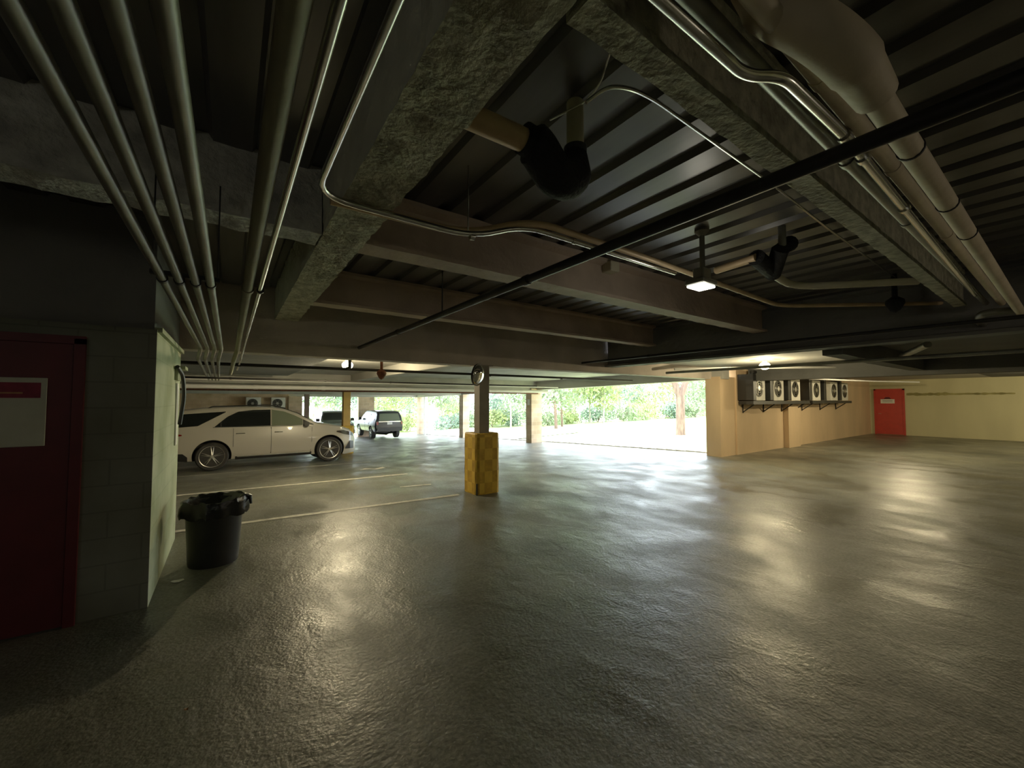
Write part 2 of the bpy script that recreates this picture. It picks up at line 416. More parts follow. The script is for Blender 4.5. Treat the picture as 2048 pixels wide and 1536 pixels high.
# ---- doors
dn = thing('door_1', None, None, (-0.93, 4.345, 0)); dn['kind'] = 'structure'
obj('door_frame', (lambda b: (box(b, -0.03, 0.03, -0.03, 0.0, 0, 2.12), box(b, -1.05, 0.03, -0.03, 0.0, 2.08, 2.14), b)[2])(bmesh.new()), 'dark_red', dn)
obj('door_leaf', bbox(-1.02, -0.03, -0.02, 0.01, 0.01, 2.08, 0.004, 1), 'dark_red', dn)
dn2 = thing('door_2', None, None, (26.04, 5.32, 0)); dn2['kind'] = 'structure'
bm = bmesh.new(); box(bm, -0.06, 0.0, -0.56, -0.49, 0, 2.2); box(bm, -0.06, 0.0, 0.47, 0.54, 0, 2.2); box(bm, -0.06, 0.0, -0.56, 0.54, 2.13, 2.2)
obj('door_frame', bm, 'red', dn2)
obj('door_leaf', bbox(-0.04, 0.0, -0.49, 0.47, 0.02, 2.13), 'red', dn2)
bm = bmesh.new(); tube(bm, [(-0.04, 0.38, 1.0), (-0.09, 0.38, 1.0), (-0.09, 0.27, 1.0)], 0.012)
obj('door_handle', bm, 'chrome', dn2)
# signs
sg = thing('door_sign', 'pale notice board with a maroon header strip on the dark red door at left', 'sign', (-1.40, 4.318, 1.33))
obj('board', bbox(-0.32, 0.315, -0.004, 0.004, 0, 0.49, 0.003, 1), 'paper', sg)
obj('header', bbox(-0.30, 0.285, -0.007, -0.003, 0.345, 0.455), 'maroon', sg)
bm = bmesh.new()
box(bm, -0.1, 0.2, -0.009, -0.006, 0.375, 0.386)
obj('header_print', bm, 'leaf_dry', sg)
bm = bmesh.new()
for z, w in ((0.27, .22), (0.235, .18), (0.17, .26), (0.135, .2)): box(bm, -0.25, -0.25 + w, -0.006, -0.003, z, z + 0.014)
obj('print_lines', bm, 'ink', sg)
sg = thing('door_sign', 'small white placard with a little peaked top on the far red door', 'sign', (25.985, 5.36, 1.5))
bm = bmesh.new(); box(bm, -0.01, 0.01, -0.25, 0.25, 0, 0.2)
obj('placard', bm, 'ivory', sg)
bm = bmesh.new(); vs = [bm.verts.new((0, y, z)) for y, z in ((-0.14, 0.2), (0.14, 0.2), (0.07, 0.3), (-0.07, 0.3))]; bm.faces.new(vs)
obj('top_tab', bm, 'dark_red', sg)
bm = bmesh.new()
for z in (0.06, 0.12): box(bm, -0.014, -0.009, -0.18, 0.18, z, z + 0.02)
obj('print_lines', bm, 'ink', sg)
# stain streak along the right wall, part of the paint
struct('trim_2', (lambda b: (grid(b, 0, 1, 60, 0, 1, 3, lambda x, y: 0), b)[1])(bmesh.new()), 'olive_stain')
o = bpy.data.objects['trim_2']
for v in o.data.vertices:
    a, b = v.co.x, v.co.y
    y = 4.7 - a * 3.2; h = (0.05 + 0.09 * abs(noise.noise(Vector((a * 14, 3, 0))))) * (1 - a * .5)
    v.co = Vector((26.04, y, 1.93 + (b - .5) * 2 * h + 0.02 * noise.noise(Vector((a * 9, 0, 0)))))

# ------------------------------------------------------------------ beams
tag(obj('ceiling_beam', rough_bar(0.478, 0.753, -1.5, 6.3, 2.76, DK + .05, 0.016, 0.05, 8, True), 'spray', mats=['spray', 'smooth_plaster']),
    'thick sprayed beam with a ragged underside running from top centre towards the bin', 'beam')
def xbeam(y, x0, x1, z0, z1, m, label, fw=0.2):
    return tag(obj('ceiling_beam', ibeam('x', x0, x1, y, z0, z1, fw, 0.035, 0.06), m), label, 'beam')
xbeam(2.97, 0.75, 7.05, 2.76, DK, 'pink_beam', 'brownish steel beam just behind the lit hanging lamp', 0.22)
tag(obj('ceiling_beam', rough_bar(-6, 0.47, 2.86, 3.1, 2.76, DK + .03, 0.014, 0.05, 7), 'spray_grey'), 'dim grey beam crossing above the four parallel pipes at upper left', 'beam')
xbeam(5.02, 0.75, 7.05, 2.76, DK, 'pink_beam', 'second brownish steel beam, between the lit lamp beam and the deep girder', 0.2)
xbeam(0.775, 0.78, 7.0, 2.76, DK, 'spray', 'pale rough beam slanting down to the right beside the big lagged pipe', 0.10)
xbeam(-1.4, -6, 7.0, 2.76, DK, 'spray', 'rough beam crossing overhead nearest the viewer', 0.2)
tag(obj('girder', rough_bar(-6, 11.9, 6.32, 6.62, 2.29, DK + .05, 0.006, 0.14, 5), 'girder'),
    'deep long girder resting on the column with the yellow guard', 'beam')
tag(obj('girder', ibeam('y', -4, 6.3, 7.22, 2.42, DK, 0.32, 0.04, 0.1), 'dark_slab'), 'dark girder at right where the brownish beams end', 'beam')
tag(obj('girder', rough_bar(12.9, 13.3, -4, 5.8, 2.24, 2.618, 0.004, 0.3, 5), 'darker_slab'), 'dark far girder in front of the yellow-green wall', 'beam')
for y, z, lab in ((14.9, 2.03, 'grey cross beam above the white car'), (22.3, 1.95, 'farther cross beam above the yellow column'), (29.55, 1.88, 'farthest cross beam along the back opening')):
    tag(obj('ceiling_beam', bbox(-6, 11.9, y - 0.18, y + 0.18, z, 2.62, 0.01, 1), 'slab'), lab, 'beam')
bm = bmesh.new(); box(bm, 11.75, 12.15, 6.0, 30, 2.28, 2.75)
for v in bm.verts:
    if v.co.z < 2.4: v.co.z = 2.28 if v.co.y < 10 else 1.86
tag(obj('lintel', bm, 'slab'), 'long pale lintel over the open side towards the lawn', 'beam')
tag(obj('ceiling_beam', bbox(3.45, 3.8, 6.62, 29.3, 2.32, 2.6, 0.01, 1), 'slab'),
    'pale low beam running away behind the mirror column', 'beam')

# ------------------------------------------------------------------ columns
def column(x, y, w, zt, m, label, group=None):
    z = floor_z(x, y)
    t = thing('column', label, 'column', (x, y, z), 0, group)
    obj('shaft', bbox(-w / 2, w / 2, -w / 2, w / 2, 0.012, zt - z, 0.006, 1), m, t)
    obj('base_plate', bbox(-w * .8, w * .8, -w * .8, w * .8, -0.01, 0.015), 'column_b', t)
    obj('cap_plate', bbox(-w * .75, w * .75, -w * .75, w * .75, zt - z - 0.02, zt - z), m, t)
    return t
def guard(x, y, w, label):
    z = floor_z(x, y)
    t = thing('column_guard', label, 'column guard', (x, y, z))
    h = 1.07; s = w / 2; c = 0.06
    for sgn in (-1, 1):
        bm = bmesh.new(); n = 6
        # L-shaped half shell with raised diamond relief
        path = [(-s, sgn * -s * 0.0 + (0.0)),]
        pts = []
        def q(px_, py_): pts.append(Vector((px_, py_, 0)))
        # half going round: from seam at (sgn*s,0)... split across the diagonal corners
        a = [(-s + 0.004, -s + c), (-s + c * .3, -s + c * .3), (-s + c, -s)]
        ring = [(-s, s - c), (-s, s * .33), (-s, -s * .33), (-s, -s + c), (-s + c * .3, -s + c * .3), (-s + c, -s), (-s * .33, -s), (s * .33, -s), (s - c, -s)]
        if sgn == 1: ring = [(-p[0], -p[1]) for p in ring]
        ring = ring + ([(s - c * .3, -s + c * .3)] if sgn == -1 else [(-s + c * .3, s - c * .3)])
        hs = [0.0, 0.02, 0.2, 0.4, 0.6, 0.8, 1.0, h - 0.02, h]
        V = []
        for i, zz in enumerate(hs):
            row = []
            for k, p in enumerate(ring):
                f = 1.0
                if i in (0,): f = 0.985
                if i == len(hs) - 1: f = 0.95
                elif (i + k) % 2 == 0 and 1 < i < len(hs) - 2: f = 1.012
                row.append(bm.verts.new((p[0] * f, p[1] * f, zz)))
            V.append(row)
        for i in range(len(hs) - 1):
            for k in range(len(ring) - 1):
                bm.faces.new((V[i][k], V[i][k + 1], V[i + 1][k + 1], V[i + 1][k])).material_index = (i // 1 + k) % 2
        # top lip inward
        inn = [bm.verts.new((p[0] * 0.5, p[1] * 0.5, h - 0.005)) for p in ring]
        for k in range(len(ring) - 1): bm.faces.new((V[-1][k], V[-1][k + 1], inn[k + 1], inn[k]))
        obj('guard_half', bm, 'yellow', t, mats=['yellow', 'yellow_dark'])
    bm = bmesh.new(); tube(bm, [(-s + .012, -s + .012, 0.0), (-s + .012, -s + .012, 0.2)], 0.014, 6)
    obj('scuffed_corner', bm, 'trim_black', t)
    return t
CX, CY = 3.72, 6.36
cbase = pg(953, 992)
CX, CY = cbase.x + 0.245, cbase.y + 0.245
column(CX, CY, 0.205, 2.295, 'column', 'square brown-grey column rising out of a yellow guard, with the round mirror')
guard(CX, CY, 0.485, 'yellow checkered plastic guard around the foot of the mirror column')
column(3.72, 16.5, 0.26, 2.35, 'column_y', 'ochre column standing behind the white car bonnet')
guard(3.72, 16.5, 0.5, 'yellow guard around the ochre column behind the white car')
column(3.62, 25.6, 0.24, 2.4, 'column_b', 'thin dark brown column behind the white car windscreen')
def pier(x0, x1, y0, y1, zt, label, m='brick'):
    z = floor_z((x0 + x1) / 2, (y0 + y1) / 2)
    t = thing('pillar', label, 'pillar', ((x0 + x1) / 2, (y0 + y1) / 2, z))
    a, b = (x1 - x0) / 2, (y1 - y0) / 2
    obj('shaft', bbox(-a, a, -b, b, -0.15, zt - z), m, t); return t
p2 = pg(1063, 886)
t = pier(p2.x, p2.x + 0.62, p2.y, p2.y + 0.42, 2.2, 'tan block pillar on the open side with a small white plate')
obj('plate', bbox(-0.318, -0.31, -0.09, 0.09, 1.75, 2.02), 'white', t)
pier(11.8, 12.25, 22.0, 22.5, 2.1, 'pillar on the open side partly hidden by the mirror column')
pier(11.9, 12.6, 29.2, 29.7, 1.9, 'wide tan pillar at the far corner right of the dark vehicle')
t = pier(7.45, 8.55, 29.4, 29.8, 1.9, 'peach pillar behind the two dark vehicles')
bm = bmesh.new(); box(bm, 0.05, 0.10, -0.24, -0.2, 0.9, 1.75); box(bm, 0.05, 0.35, -0.24, -0.2, 1.72, 1.78)
obj('red_frame', bm, 'red', t)
pier(3.0, 3.75, 28.3, 29.6, 1.9, 'peach pillar at the end of the back wall')
pier(11.72, 12.62, 6.06, 6.5, 2.35, 'wide peach pier at the left end of the air conditioner wall', 'render')
# white downpipe beside far pillar
bm = bmesh.new(); tube(bm, [(4.1, 29.5, -0.95), (4.1, 29.5, 1.9)], 0.09)
tag(obj('post', bm, 'white'), 'white post at the back opening beside the peach pillar', 'post')
bm = bmesh.new(); tube(bm, [(12.1, 28.6, -0.95), (12.1, 28.6, 1.9)], 0.1)
tag(obj('downpipe', bm, 'white'), 'white downpipe left of the wide far pillar', 'pipe')

# convex mirror on the column
mp = Vector((CX - 0.17, CY - 0.15, 2.11))
aim = (Vector((6.5, 1.0, 1.2)) - mp).normalized()
t = thing('convex_mirror', 'round convex safety mirror fixed near the top of the column', 'mirror', mp)
t.rotation_euler = aim.to_track_quat('Z', 'Y').to_euler()
prof = [(0.001, 0.085)] + [(0.185 * math.sin(a), 0.085 * (math.cos(a * 1.0) - math.cos(PI / 2)) / 1) for a in [PI / 2 * k / 10 for k in range(1, 11)]]
bm = bmesh.new(); lathe(bm, prof); obj('mirror_dome', bm, 'mirror', t, True)
bm = bmesh.new(); lathe(bm, [(0.185, 0.01), (0.2, 0.005), (0.2, -0.02), (0.16, -0.03), (0.001, -0.03)]); obj('rim', bm, 'black', t, True)
bm = bmesh.new(); tube(bm, [(0, 0, -0.02), (0.05, 0, -0.09)], 0.015); obj('bracket', bm, 'pipe_grey', t)

# ------------------------------------------------------------------ pipes
def pipe(name, label, pts, r, m, cat='pipe', group=None, R=0.12, coll=None, cr=1.25, cm=None, n=12):
    t = thing(name, label, cat, tuple(Vector(pts[0])), 0, group)
    o0 = Vector(pts[0]); q = [Vector(p) - o0 for p in fillet(pts, R)]
    bm = bmesh.new(); tube(bm, q, r, n); obj('pipe_run', bm, m, t, True)
    for c, d in (coll or []):
        c = Vector(c) - o0; d = Vector(d).normalized() * r * 0.9
        bm = bmesh.new(); tube(bm, [c - d, c + d], r * cr, n); obj('coupling', bm, cm or m, t, True)
    return t
lab4 = ['outermost of the four parallel grey pipes along the left wall', 'second from left of the four parallel grey pipes', 'third from left of the four parallel grey pipes', 'rightmost of the four parallel grey pipes over the bin']
for k, x in enumerate((-0.30, -0.232, -0.164, -0.10)):
    pipe('ceiling_pipe', lab4[k], [(x, -3.5, 2.29), (x, 6.05, 2.29), (x - 0.03, 6.2, 2.165), (x - 0.14, 12.6, 2.165)], 0.0195, 'pipe_grey', group='parallel pipes at upper left', R=0.06,
         coll=[((x, 2.72, 2.29), (0, 1, 0))], cm='black')
pipe('ceiling_pipe', 'thicker greenish pipe beside the thin shiny conduit at upper left', [(0.075, -3.5, 2.30), (0.065, 6.05, 2.30), (0.03, 6.22, 2.165), (0.0, 9.5, 2.165)], 0.025, 'insul_dim', R=0.06, coll=[((0.07, 2.74, 2.30), (0, 1, 0))])
pipe('conduit', 'thin shiny conduit running straight down the upper left beside a thicker pipe', [(0.132, -3.5, 2.29), (0.122, 6.05, 2.29), (0.10, 6.22, 2.17), (0.09, 8.2, 2.17)], 0.011, 'conduit', 'conduit', R=0.06, coll=[((0.129, 2.7, 2.29), (0, 1, 0))], cm='black', cr=1.7)
# clamp bar
bm = bmesh.new(); box(bm, -0.35, -0.06, 2.705, 2.735, 2.308, 2.33)
for x in (-0.34, -0.07): tube(bm, [(x, 2.72, 2.32), (x, 2.72, 2.85)], 0.004, 6)
tag(obj('pipe_hanger', bm, 'black_iron'), 'dark strut clamping the four parallel pipes', 'hanger')
# shiny conduit with corner
c1 = [(0.335, -3.5, 2.71), (0.335, 2.22, 2.71), (1.26, 2.22, 2.71), (1.62, 2.17, 2.86), (3.42, 2.17, 2.86)]
pipe('conduit', 'bright bent conduit sweeping round under the thick beam to the lamp', c1, 0.017, 'conduit', 'conduit', R=0.2, coll=[((1.25, 2.22, 2.71), (1, 0, 0)), ((2.1, 2.17, 2.86), (1, 0, 0))])
pE = pz(1560, 612, 2.86); pF = pz(1908, 606, 2.86)
pipe('conduit', 'tan pipe running past the lamp and turning level at right', [(0.42, 2.3, 2.74), (1.26, 2.29, 2.75), (1.66, 2.14, 2.90), (3.0, 2.12, 2.89), (pE.x, pE.y, 2.86), (pF.x, pF.y, 2.86)], 0.024, 'copper', 'pipe', R=0.25)
# lamp
L1 = pz(1402, 572, 2.66)
t = thing('hanging_lamp', 'small lit square lamp hanging below the deck at centre right', 'lamp', L1)
obj('housing', bbox(-0.12, 0.12, -0.09, 0.09, 0.0, 0.055, 0.02, 2), 'pipe_grey', t)
obj('lens', bbox(-0.10, 0.10, -0.075, 0.075, -0.018, 0.003, 0.006, 2), 'lamp_w', t)
obj('junction_box', bbox(-0.045, 0.085, -0.05, 0.05, 0.06, 0.155, 0.008, 1), 'pipe_grey', t)
bm = bmesh.new(); tube(bm, [(0.03, 0, 0.15), (0.03, 0, DK - L1.z)], 0.022); obj('stem', bm, 'pipe_grey', t)
bm = bmesh.new(); lathe(bm, [(0.02, DK - L1.z - 0.06), (0.06, DK - L1.z - 0.02), (0.06, DK - L1.z)], (0.03, 0, 0)); obj('canopy', bm, 'pipe_grey', t, True)
# insulated trap at top centre
a = px(932, 212, 0.76); b_ = px(1062, 262, 1.1)
z0 = 2.86
t = thing('insulated_trap', 'black lagged pipe trap with a tan pipe from the beam and a grey riser', 'pipe trap', (1.1, 1.43, z0))
bm = bmesh.new(); tube(bm, [(-0.36, 0.02, 0.0), (0.02, 0, -0.01)], 0.052, 18); obj('tan_pipe', bm, 'copper', t, True)
bm = bmesh.new(); lathe(bm, [(0.052, -.34), (0.062, -.34), (0.062, -.31), (0.052, -.31)], (0, 0, 0), 18, 'x'); obj('collar', bm, 'spray', t, True)
bm = bmesh.new(); tube(bm, fillet([(-0.03, 0, 0.0), (0.05, 0, -0.01), (0.17, 0.0, -0.13), (0.28, 0.0, -0.10), (0.30, 0.0, 0.04)], 0.09, 5), [0.07] * 2 + [0.094] * 16 + [0.085, 0.06], 16); obj('black_lagging', bm, 'black_foam', t, True)
bm = bmesh.new(); tube(bm, [(0.30, 0, 0.03), (0.30, 0, DK - z0)], 0.043, 16); obj('riser', bm, 'pipe_tan', t, True)
bm = bmesh.new(); lathe(bm, [(0.043, 0.04), (0.058, 0.04), (0.058, 0.075), (0.043, 0.075)], (0.30, 0, 0), 18); obj('coupling', bm, 'black', t, True)
# sprinkler mains
SX = 1.6; sz = 2.46
t = pipe('sprinkler_pipe', 'black sprinkler main slanting across the whole ceiling from upper right', [(SX, -3.5, sz), (SX, 6.9, sz), (SX, 6.9, 2.19), (SX, 7.1, 2.19)], 0.027, 'black_iron', R=0.05,
         coll=[((SX, y, sz), (0, 1, 0)) for y in (-0.2, 2.1, 4.6)])
pa = pz(1182, 724, 2.5)
pipe('sprinkler_pipe', 'second black pipe low across the ceiling at right', [(6.35, -3.5, 2.48), (6.35, 6.1, 2.48), (6.35, 6.4, 2.48)], 0.022, 'black_iron', R=0.05, coll=[((6.35, 4.6, 2.48), (0, 1, 0))])
yq = 7.05
pipe('sprinkler_pipe', 'black pipe running level just behind the mirror column', [(-3.5, yq, 2.17), (9.0, yq, 2.19)], 0.024, 'black_iron', coll=[((x, yq, 2.175), (1, 0, 0)) for x in (0.1, 4.4, 6.4)])
pipe('sprinkler_pipe', 'thin black pipe level above the white car roof', [(-4.5, 10.6, 2.13), (8.5, 10.6, 2.13)], 0.022, 'black_iron', coll=[((x, 10.6, 2.13), (1, 0, 0)) for x in (0.0, 1.9, 3.5)])
pipe('ceiling_pipe', 'thick white pipe running level above the white car', [(-5.5, 13.7, 2.035), (11.6, 13.7, 2.035)], 0.06, 'white', coll=[((x, 13.7, 2.035), (1, 0, 0)) for x in (-1.0, 0.6, 2.4, 5.0)], cr=1.12)
pipe('ceiling_pipe', 'dark brown pipe tucked under the thick white pipe', [(-5.5, 14.4, 1.98), (11.6, 14.4, 1.98)], 0.045, 'rust')
pipe('conduit', 'thin pale conduit above the thick white pipe', [(-5.5, 13.0, 2.2), (11.6, 13.0, 2.2)], 0.02, 'white', 'conduit')
# rusty heart shaped sprinkler coupling
def ballv(name, p, r, m, label, top):
    t = thing(name, label, 'pipe fitting', p)
    bm = bmesh.new(); lathe(bm, [(0.001, -r * 1.3), (r * .5, -r), (r, -r * .1), (r * .95, r * .35), (r * .4, r * .8), (0.001, r * .85)], n=20)
    obj('body', bm, m, t, True)
    bm = bmesh.new(); tube(bm, [(0, 0, r * .7), (0, 0, top - p[2])], r * .3); obj('neck', bm, m, t, True)
    return t
c = py(763, 742, 7.02)
ballv('pipe_fitting', (c.x, c.y, 2.125), 0.085, 'rust', 'rusty rounded fitting hanging on the level black pipe', 2.6)
c = pz(1790, 606, 2.82)
ballv('pipe_fitting', c, 0.09, 'black_foam', 'black lump of lagging on the tan pipe at far right', DK)
# second insulated elbow
e0 = pz(1432, 541, 2.9); e1 = pz(1512, 515, 2.9); e2 = pz(1560, 500, 2.95); e3 = pz(1545, 548, 2.84); e4 = pz(1585, 574, 2.8); e5 = pz(1836, 562, 2.8)
O = Vector(e1)
t = thing('insulated_elbow', 'black lagged elbow joining two pale pipes right of the lit lamp', 'pipe elbow', e1)
bm = bmesh.new(); tube(bm, [e0 - O, (0, 0, 0)], 0.035, 14); obj('pale_pipe', bm, 'copper', t, True)
bm = bmesh.new(); tube(bm, fillet([Vector((0, 0, 0)), (e1 - O) * .5 + (e3 - O) * .5 + Vector((0.05, 0, 0.0)), e3 - O + Vector((0.0, 0, 0.02))], 0.1), 0.07, 14)
tube(bm, [(e3 - O), (e2 - O), (e2 - O) + Vector((0.2, 0, 0.1))], 0.07, 14); obj('black_lagging', bm, 'black_foam', t, True)
bm = bmesh.new(); tube(bm, fillet([e3 - O, e4 - O, e5 - O], 0.25), 0.034, 14); obj('pale_pipe', bm, 'pipe_tan', t, True)
bm = bmesh.new(); tube(bm, [(e2 - O) + Vector((0.05, 0.0, 0)), (e2 - O) + Vector((0.05, 0.0, DK - e2.z))], 0.03, 12); obj('riser', bm, 'pipe_grey', t, True)
# right hand group: lagged pipe, two pipes, conduit
YP = 0.36
q0 = pz(1790, 252, 2.61); YP = q0.y
e_ = [pz(1470, -60, 2.95), pz(1545, 20, 2.80), pz(1625, 55, 2.70), pz(1697, 112, 2.64), pz(1750, 190, 2.61)]
bigp = e_ + [q0, (7.0, YP, 2.61)]
t = pipe('lagged_pipe', 'big pale lagged pipe with dark bands at upper right', bigp, 0.038, 'insul', 'pipe', R=0.1)
PO = Vector(bigp[0])
for x in [pz(u_, v_, 2.59).x for u_, v_ in ((1772, 172), (1826, 307), (1910, 411))] + [3.4]:
    bm = bmesh.new(); lathe(bm, [(0.036, -.005), (0.042, -.005), (0.042, .005), (0.036, .005)], (x - PO.x, YP - PO.y, 2.61 - PO.z), 20, 'x'); obj('band', bm, 'black', t, True)
bm = bmesh.new(); tube(bm, [v - PO for v in fillet([e_[0] + (e_[1] - e_[0]) * .3] + e_[1:], 0.12)], [0.05, 0.06] + [0.068] * 19 + [0.062, 0.055], 20); obj('elbow_lagging', bm, 'insul', t, True)
pipe('ceiling_pipe', 'pale pipe running beside the big lagged pipe', [(0.3, 0.4, 2.74), (0.9, 0.465, 2.74), (7.0, 0.465, 2.74)], 0.03, 'insul', R=0.2, coll=[((x, 0.465, 2.74), (1, 0, 0)) for x in (1.6, 2.5, 3.8)], cr=1.12)
pipe('ceiling_pipe', 'greenish grey pipe under the bright conduit at right', [(0.3, 0.58, 2.76), (7.0, 0.58, 2.76)], 0.026, 'pipe_grey', coll=[((x, 0.58, 2.76), (1, 0, 0)) for x in (2.3, 3.4)])
k1 = pz(1310, -10, 2.7); k2 = pz(1490, 152, 2.7); k3 = pz(1565, 152, 2.7); k4 = pz(1690, 272, 2.7)
k5 = pz(1950, 590, 2.7)
kst = k2 + (k1 - k2) * 3
pipe('conduit', 'bright conduit with an offset bend beside the big lagged pipe', [kst, k2, k3, k4, (k4.x + (k5.x - k4.x), k5.y, 2.7)], 0.018, 'conduit', 'conduit', R=0.12, coll=[(tuple(k4), (1, 0, 0)), (tuple(k4 + (k5 - k4) * .25), (1, 0, 0)), (tuple(k4 + (k5 - k4) * .06), (1, 0, 0))], cr=1.4)
# flexible conduit arc under the deck
q = [pz(1172, 205, 3.0), pz(1215, 172, 3.08), pz(1262, 176, 3.12), pz(1310, 200, 3.12), pz(1540, 365, 3.12), pz(1660, 460, 3.12), pz(1790, 555, 3.12)]
pipe('conduit', 'thin arched conduit crossing the pale deck ribs', q, 0.009, 'conduit', 'conduit', R=0.1, n=8)
q = [pz(1100, 240, 3.1), pz(1170, 205, 3.1), pz(1200, 170, 3.12), pz(1225, 90, 3.14), pz(1250, 10, 3.14)]
pipe('cable', 'loose thin cable above the black lagged trap', q, 0.005, 'conduit', 'cable', R=0.06, n=6)
# hanger rods
rods = [((938, 315), (936, 440), 2.22, 'thin hanger rod reaching down to the bright bent conduit'),]
bm = bmesh.new(); tube(bm, [(1.22, 2.22, 2.71), (1.22, 2.22, DK + .05)], 0.005, 6)
tag(obj('hanger_rod', bm, 'conduit'), 'thin hanger rod reaching down to the bright bent conduit', 'hanger')
bm = bmesh.new(); tube(bm, [(SX, 3.4, sz), (SX, 3.4, DK)], 0.006, 6)
tag(obj('hanger_rod', bm, 'black_iron'), 'thin hanger rod holding the long black sprinkler main', 'hanger')
# right end u-shaped pipe
ub = pz(2046, 655, 2.6)
w = [pz(2060, 618, 2.62), pz(1962, 626, 2.62), pz(1958, 645, 2.56), pz(1985, 656, 2.52), pz(2080, 652, 2.52)]
pipe('ceiling_pipe', 'small U-shaped pipe at the far right edge', w, 0.04, 'pipe_grey', R=0.12)
# junction box on beam
c = py(1225, 535, 2.85)
t = thing('junction_box', 'small pale junction box on the face of the brownish beam', 'junction box', (c.x, 2.86, c.z))
obj('box', bbox(-0.07, 0.07, -0.05, 0.08, -0.05, 0.06, 0.012, 2), 'pipe_tan', t)
# pipes over the AC wall
pipe('conduit', 'pale lit conduit under the ceiling right of the open side', [(9.2, 5.9, 2.44), (10.2, 5.2, 2.47), (13.0, 3.6, 2.52), (15.0, 3.2, 2.5)], 0.03, 'white', 'conduit', R=0.3)
pipe('ceiling_pipe', 'dark pipe running above the row of air conditioners', [(12.7, 5.6, 2.5), (21.5, 5.6, 2.5)], 0.05, 'black_iron')
pipe('ceiling_pipe', 'grey pipe crossing low before the yellow-green wall', [(8.4, -3.5, 2.3), (8.4, 5.6, 2.3)], 0.03, 'pipe_grey')
pipe('ceiling_pipe', 'short slanting pipe high at far right', [(8.6, 1.3, 2.5), (9.8, 1.8, 2.45)], 0.05, 'pipe_grey')
pipe('ceiling_pipe', 'thin white pipe under the ceiling before the far red door', [(13.6, 5.0, 2.32), (19.5, 4.4, 2.36), (22.0, 3.6, 2.36)], 0.025, 'white')

# ------------------------------------------------------------------ air conditioners
def ac(name, label, loc, rz=0, group=None, s=1.0):
    t = thing(name, label, 'air conditioner', loc, rz, group)
    W, D, H = 0.74 * s, 0.36, 0.74
    obj('casing', bbox(-W / 2, W / 2, -D, 0, 0, H, 0.012, 2), 'ivory', t)
    bm = bmesh.new(); lathe(bm, [(0.25, -D - 0.004), (0.27, -D - 0.012), (0.27, -D - 0.004)], (-0.05, 0, H * .52), 30, 'y'); lathe(bm, [(0.001, -D - .003), (0.25, -D - 0.003)], (-0.05, 0, H * .52), 30, 'y')
    obj('fan_opening', bm, 'trim_black', t)
    bm = bmesh.new()
    for r in (0.09, 0.15, 0.21, 0.25):
        pts = [(-0.05 + r * math.cos(a), -D - 0.014, H * .52 + r * math.sin(a)) for a in [2 * PI * k / 24 for k in range(25)]]
        tube(bm, pts, 0.004, 5, False)
    for k in range(6):
        a = k * PI / 3; tube(bm, [(-0.05, -D - .014, H * .52), (-0.05 + .25 * math.cos(a), -D - .014, H * .52 + .27 * math.sin(a))], 0.004, 5)
    lathe(bm, [(0.001, -D - .02), (0.07, -D - .018), (0.07, -D - .01)], (-0.05, 0, H * .52), 16, 'y')
    obj('fan_grille', bm, 'alloy', t)
    bm = bmesh.new(); box(bm, W / 2, W / 2 + 0.03, -0.28, -0.06, 0.08, 0.4); obj('valve_cover', bm, 'pipe_grey', t)
    return t
xs = (12.75, 14.1, 15.45, 17.35, 19.2, 20.45)
zl = 1.64
names = ['air conditioner nearest the wide pier, first of the row on the shelf', 'second air conditioner from the wide pier', 'third air conditioner, just left of the gap in the row',
         'fourth air conditioner, just right of the gap in the row', 'fifth air conditioner from the wide pier', 'last air conditioner of the row, nearest the far red door']
proto = ac('air_conditioner', names[0], (xs[0] + 0.46, 5.98, zl), 0, 'air conditioners on the wall shelf')
for k in range(1, 6): dup(proto, (xs[k] + 0.46, 5.98, zl), 0, names[k])
sh = thing('wall_shelf', 'long dark metal shelf carrying the air conditioners', 'shelf', (12.65, 5.98, zl - 0.06))
bm = bmesh.new(); box(bm, 0, 4.3, -0.42, 0.0, -0.05, 0.05); obj('shelf_board', bm, 'trim_black', sh)
for x in (0.3, 1.7, 3.1, 4.1):
    bm = bmesh.new(); tube(bm, [(x, -0.38, 0), (x, 0.03, -0.3)], 0.018, 6); tube(bm, [(x, 0.02, 0), (x, 0.02, -0.32)], 0.018, 6); obj('bracket', bm, 'trim_black', sh)
sh = thing('wall_shelf', 'shorter shelf under the air conditioners nearer the red door', 'shelf', (17.2, 5.98, zl - 0.06))
bm = bmesh.new(); box(bm, 0, 4.3, -0.42, 0.0, -0.05, 0.05); obj('shelf_board', bm, 'trim_black', sh)
for x in (0.3, 2.1, 3.9):
    bm = bmesh.new(); tube(bm, [(x, -0.38, 0), (x, 0.03, -0.3)], 0.018, 6); tube(bm, [(x, 0.02, 0), (x, 0.02, -0.32)], 0.018, 6); obj('bracket', bm, 'trim_black', sh)
# dark backing boards / ducts between the units
for k, x in enumerate((12.66, 13.78, 15.12, 16.97, 18.4, 20.12)):
    tag(obj('cable_duct', bbox(x, x + 0.2, 5.56, 6.019, zl + 0.01, 2.44, 0.01, 1), 'trim_black'), ['dark riser duct left of the first shelf air conditioner', 'dark riser duct between the first and second units', 'dark riser duct between the second and third units', 'dark riser duct in the gap of the row of units', 'dark riser duct before the fifth unit', 'dark riser duct before the last unit'][k], 'duct')
dup(proto, (1.15, 28.48, 1.08), 0, 'left air conditioner on the back wall above the white car roof', 'air conditioners on the back wall')
dup(proto, (2.42, 28.48, 1.08), 0, 'right air conditioner on the back wall above the white car roof', 'air conditioners on the back wall')

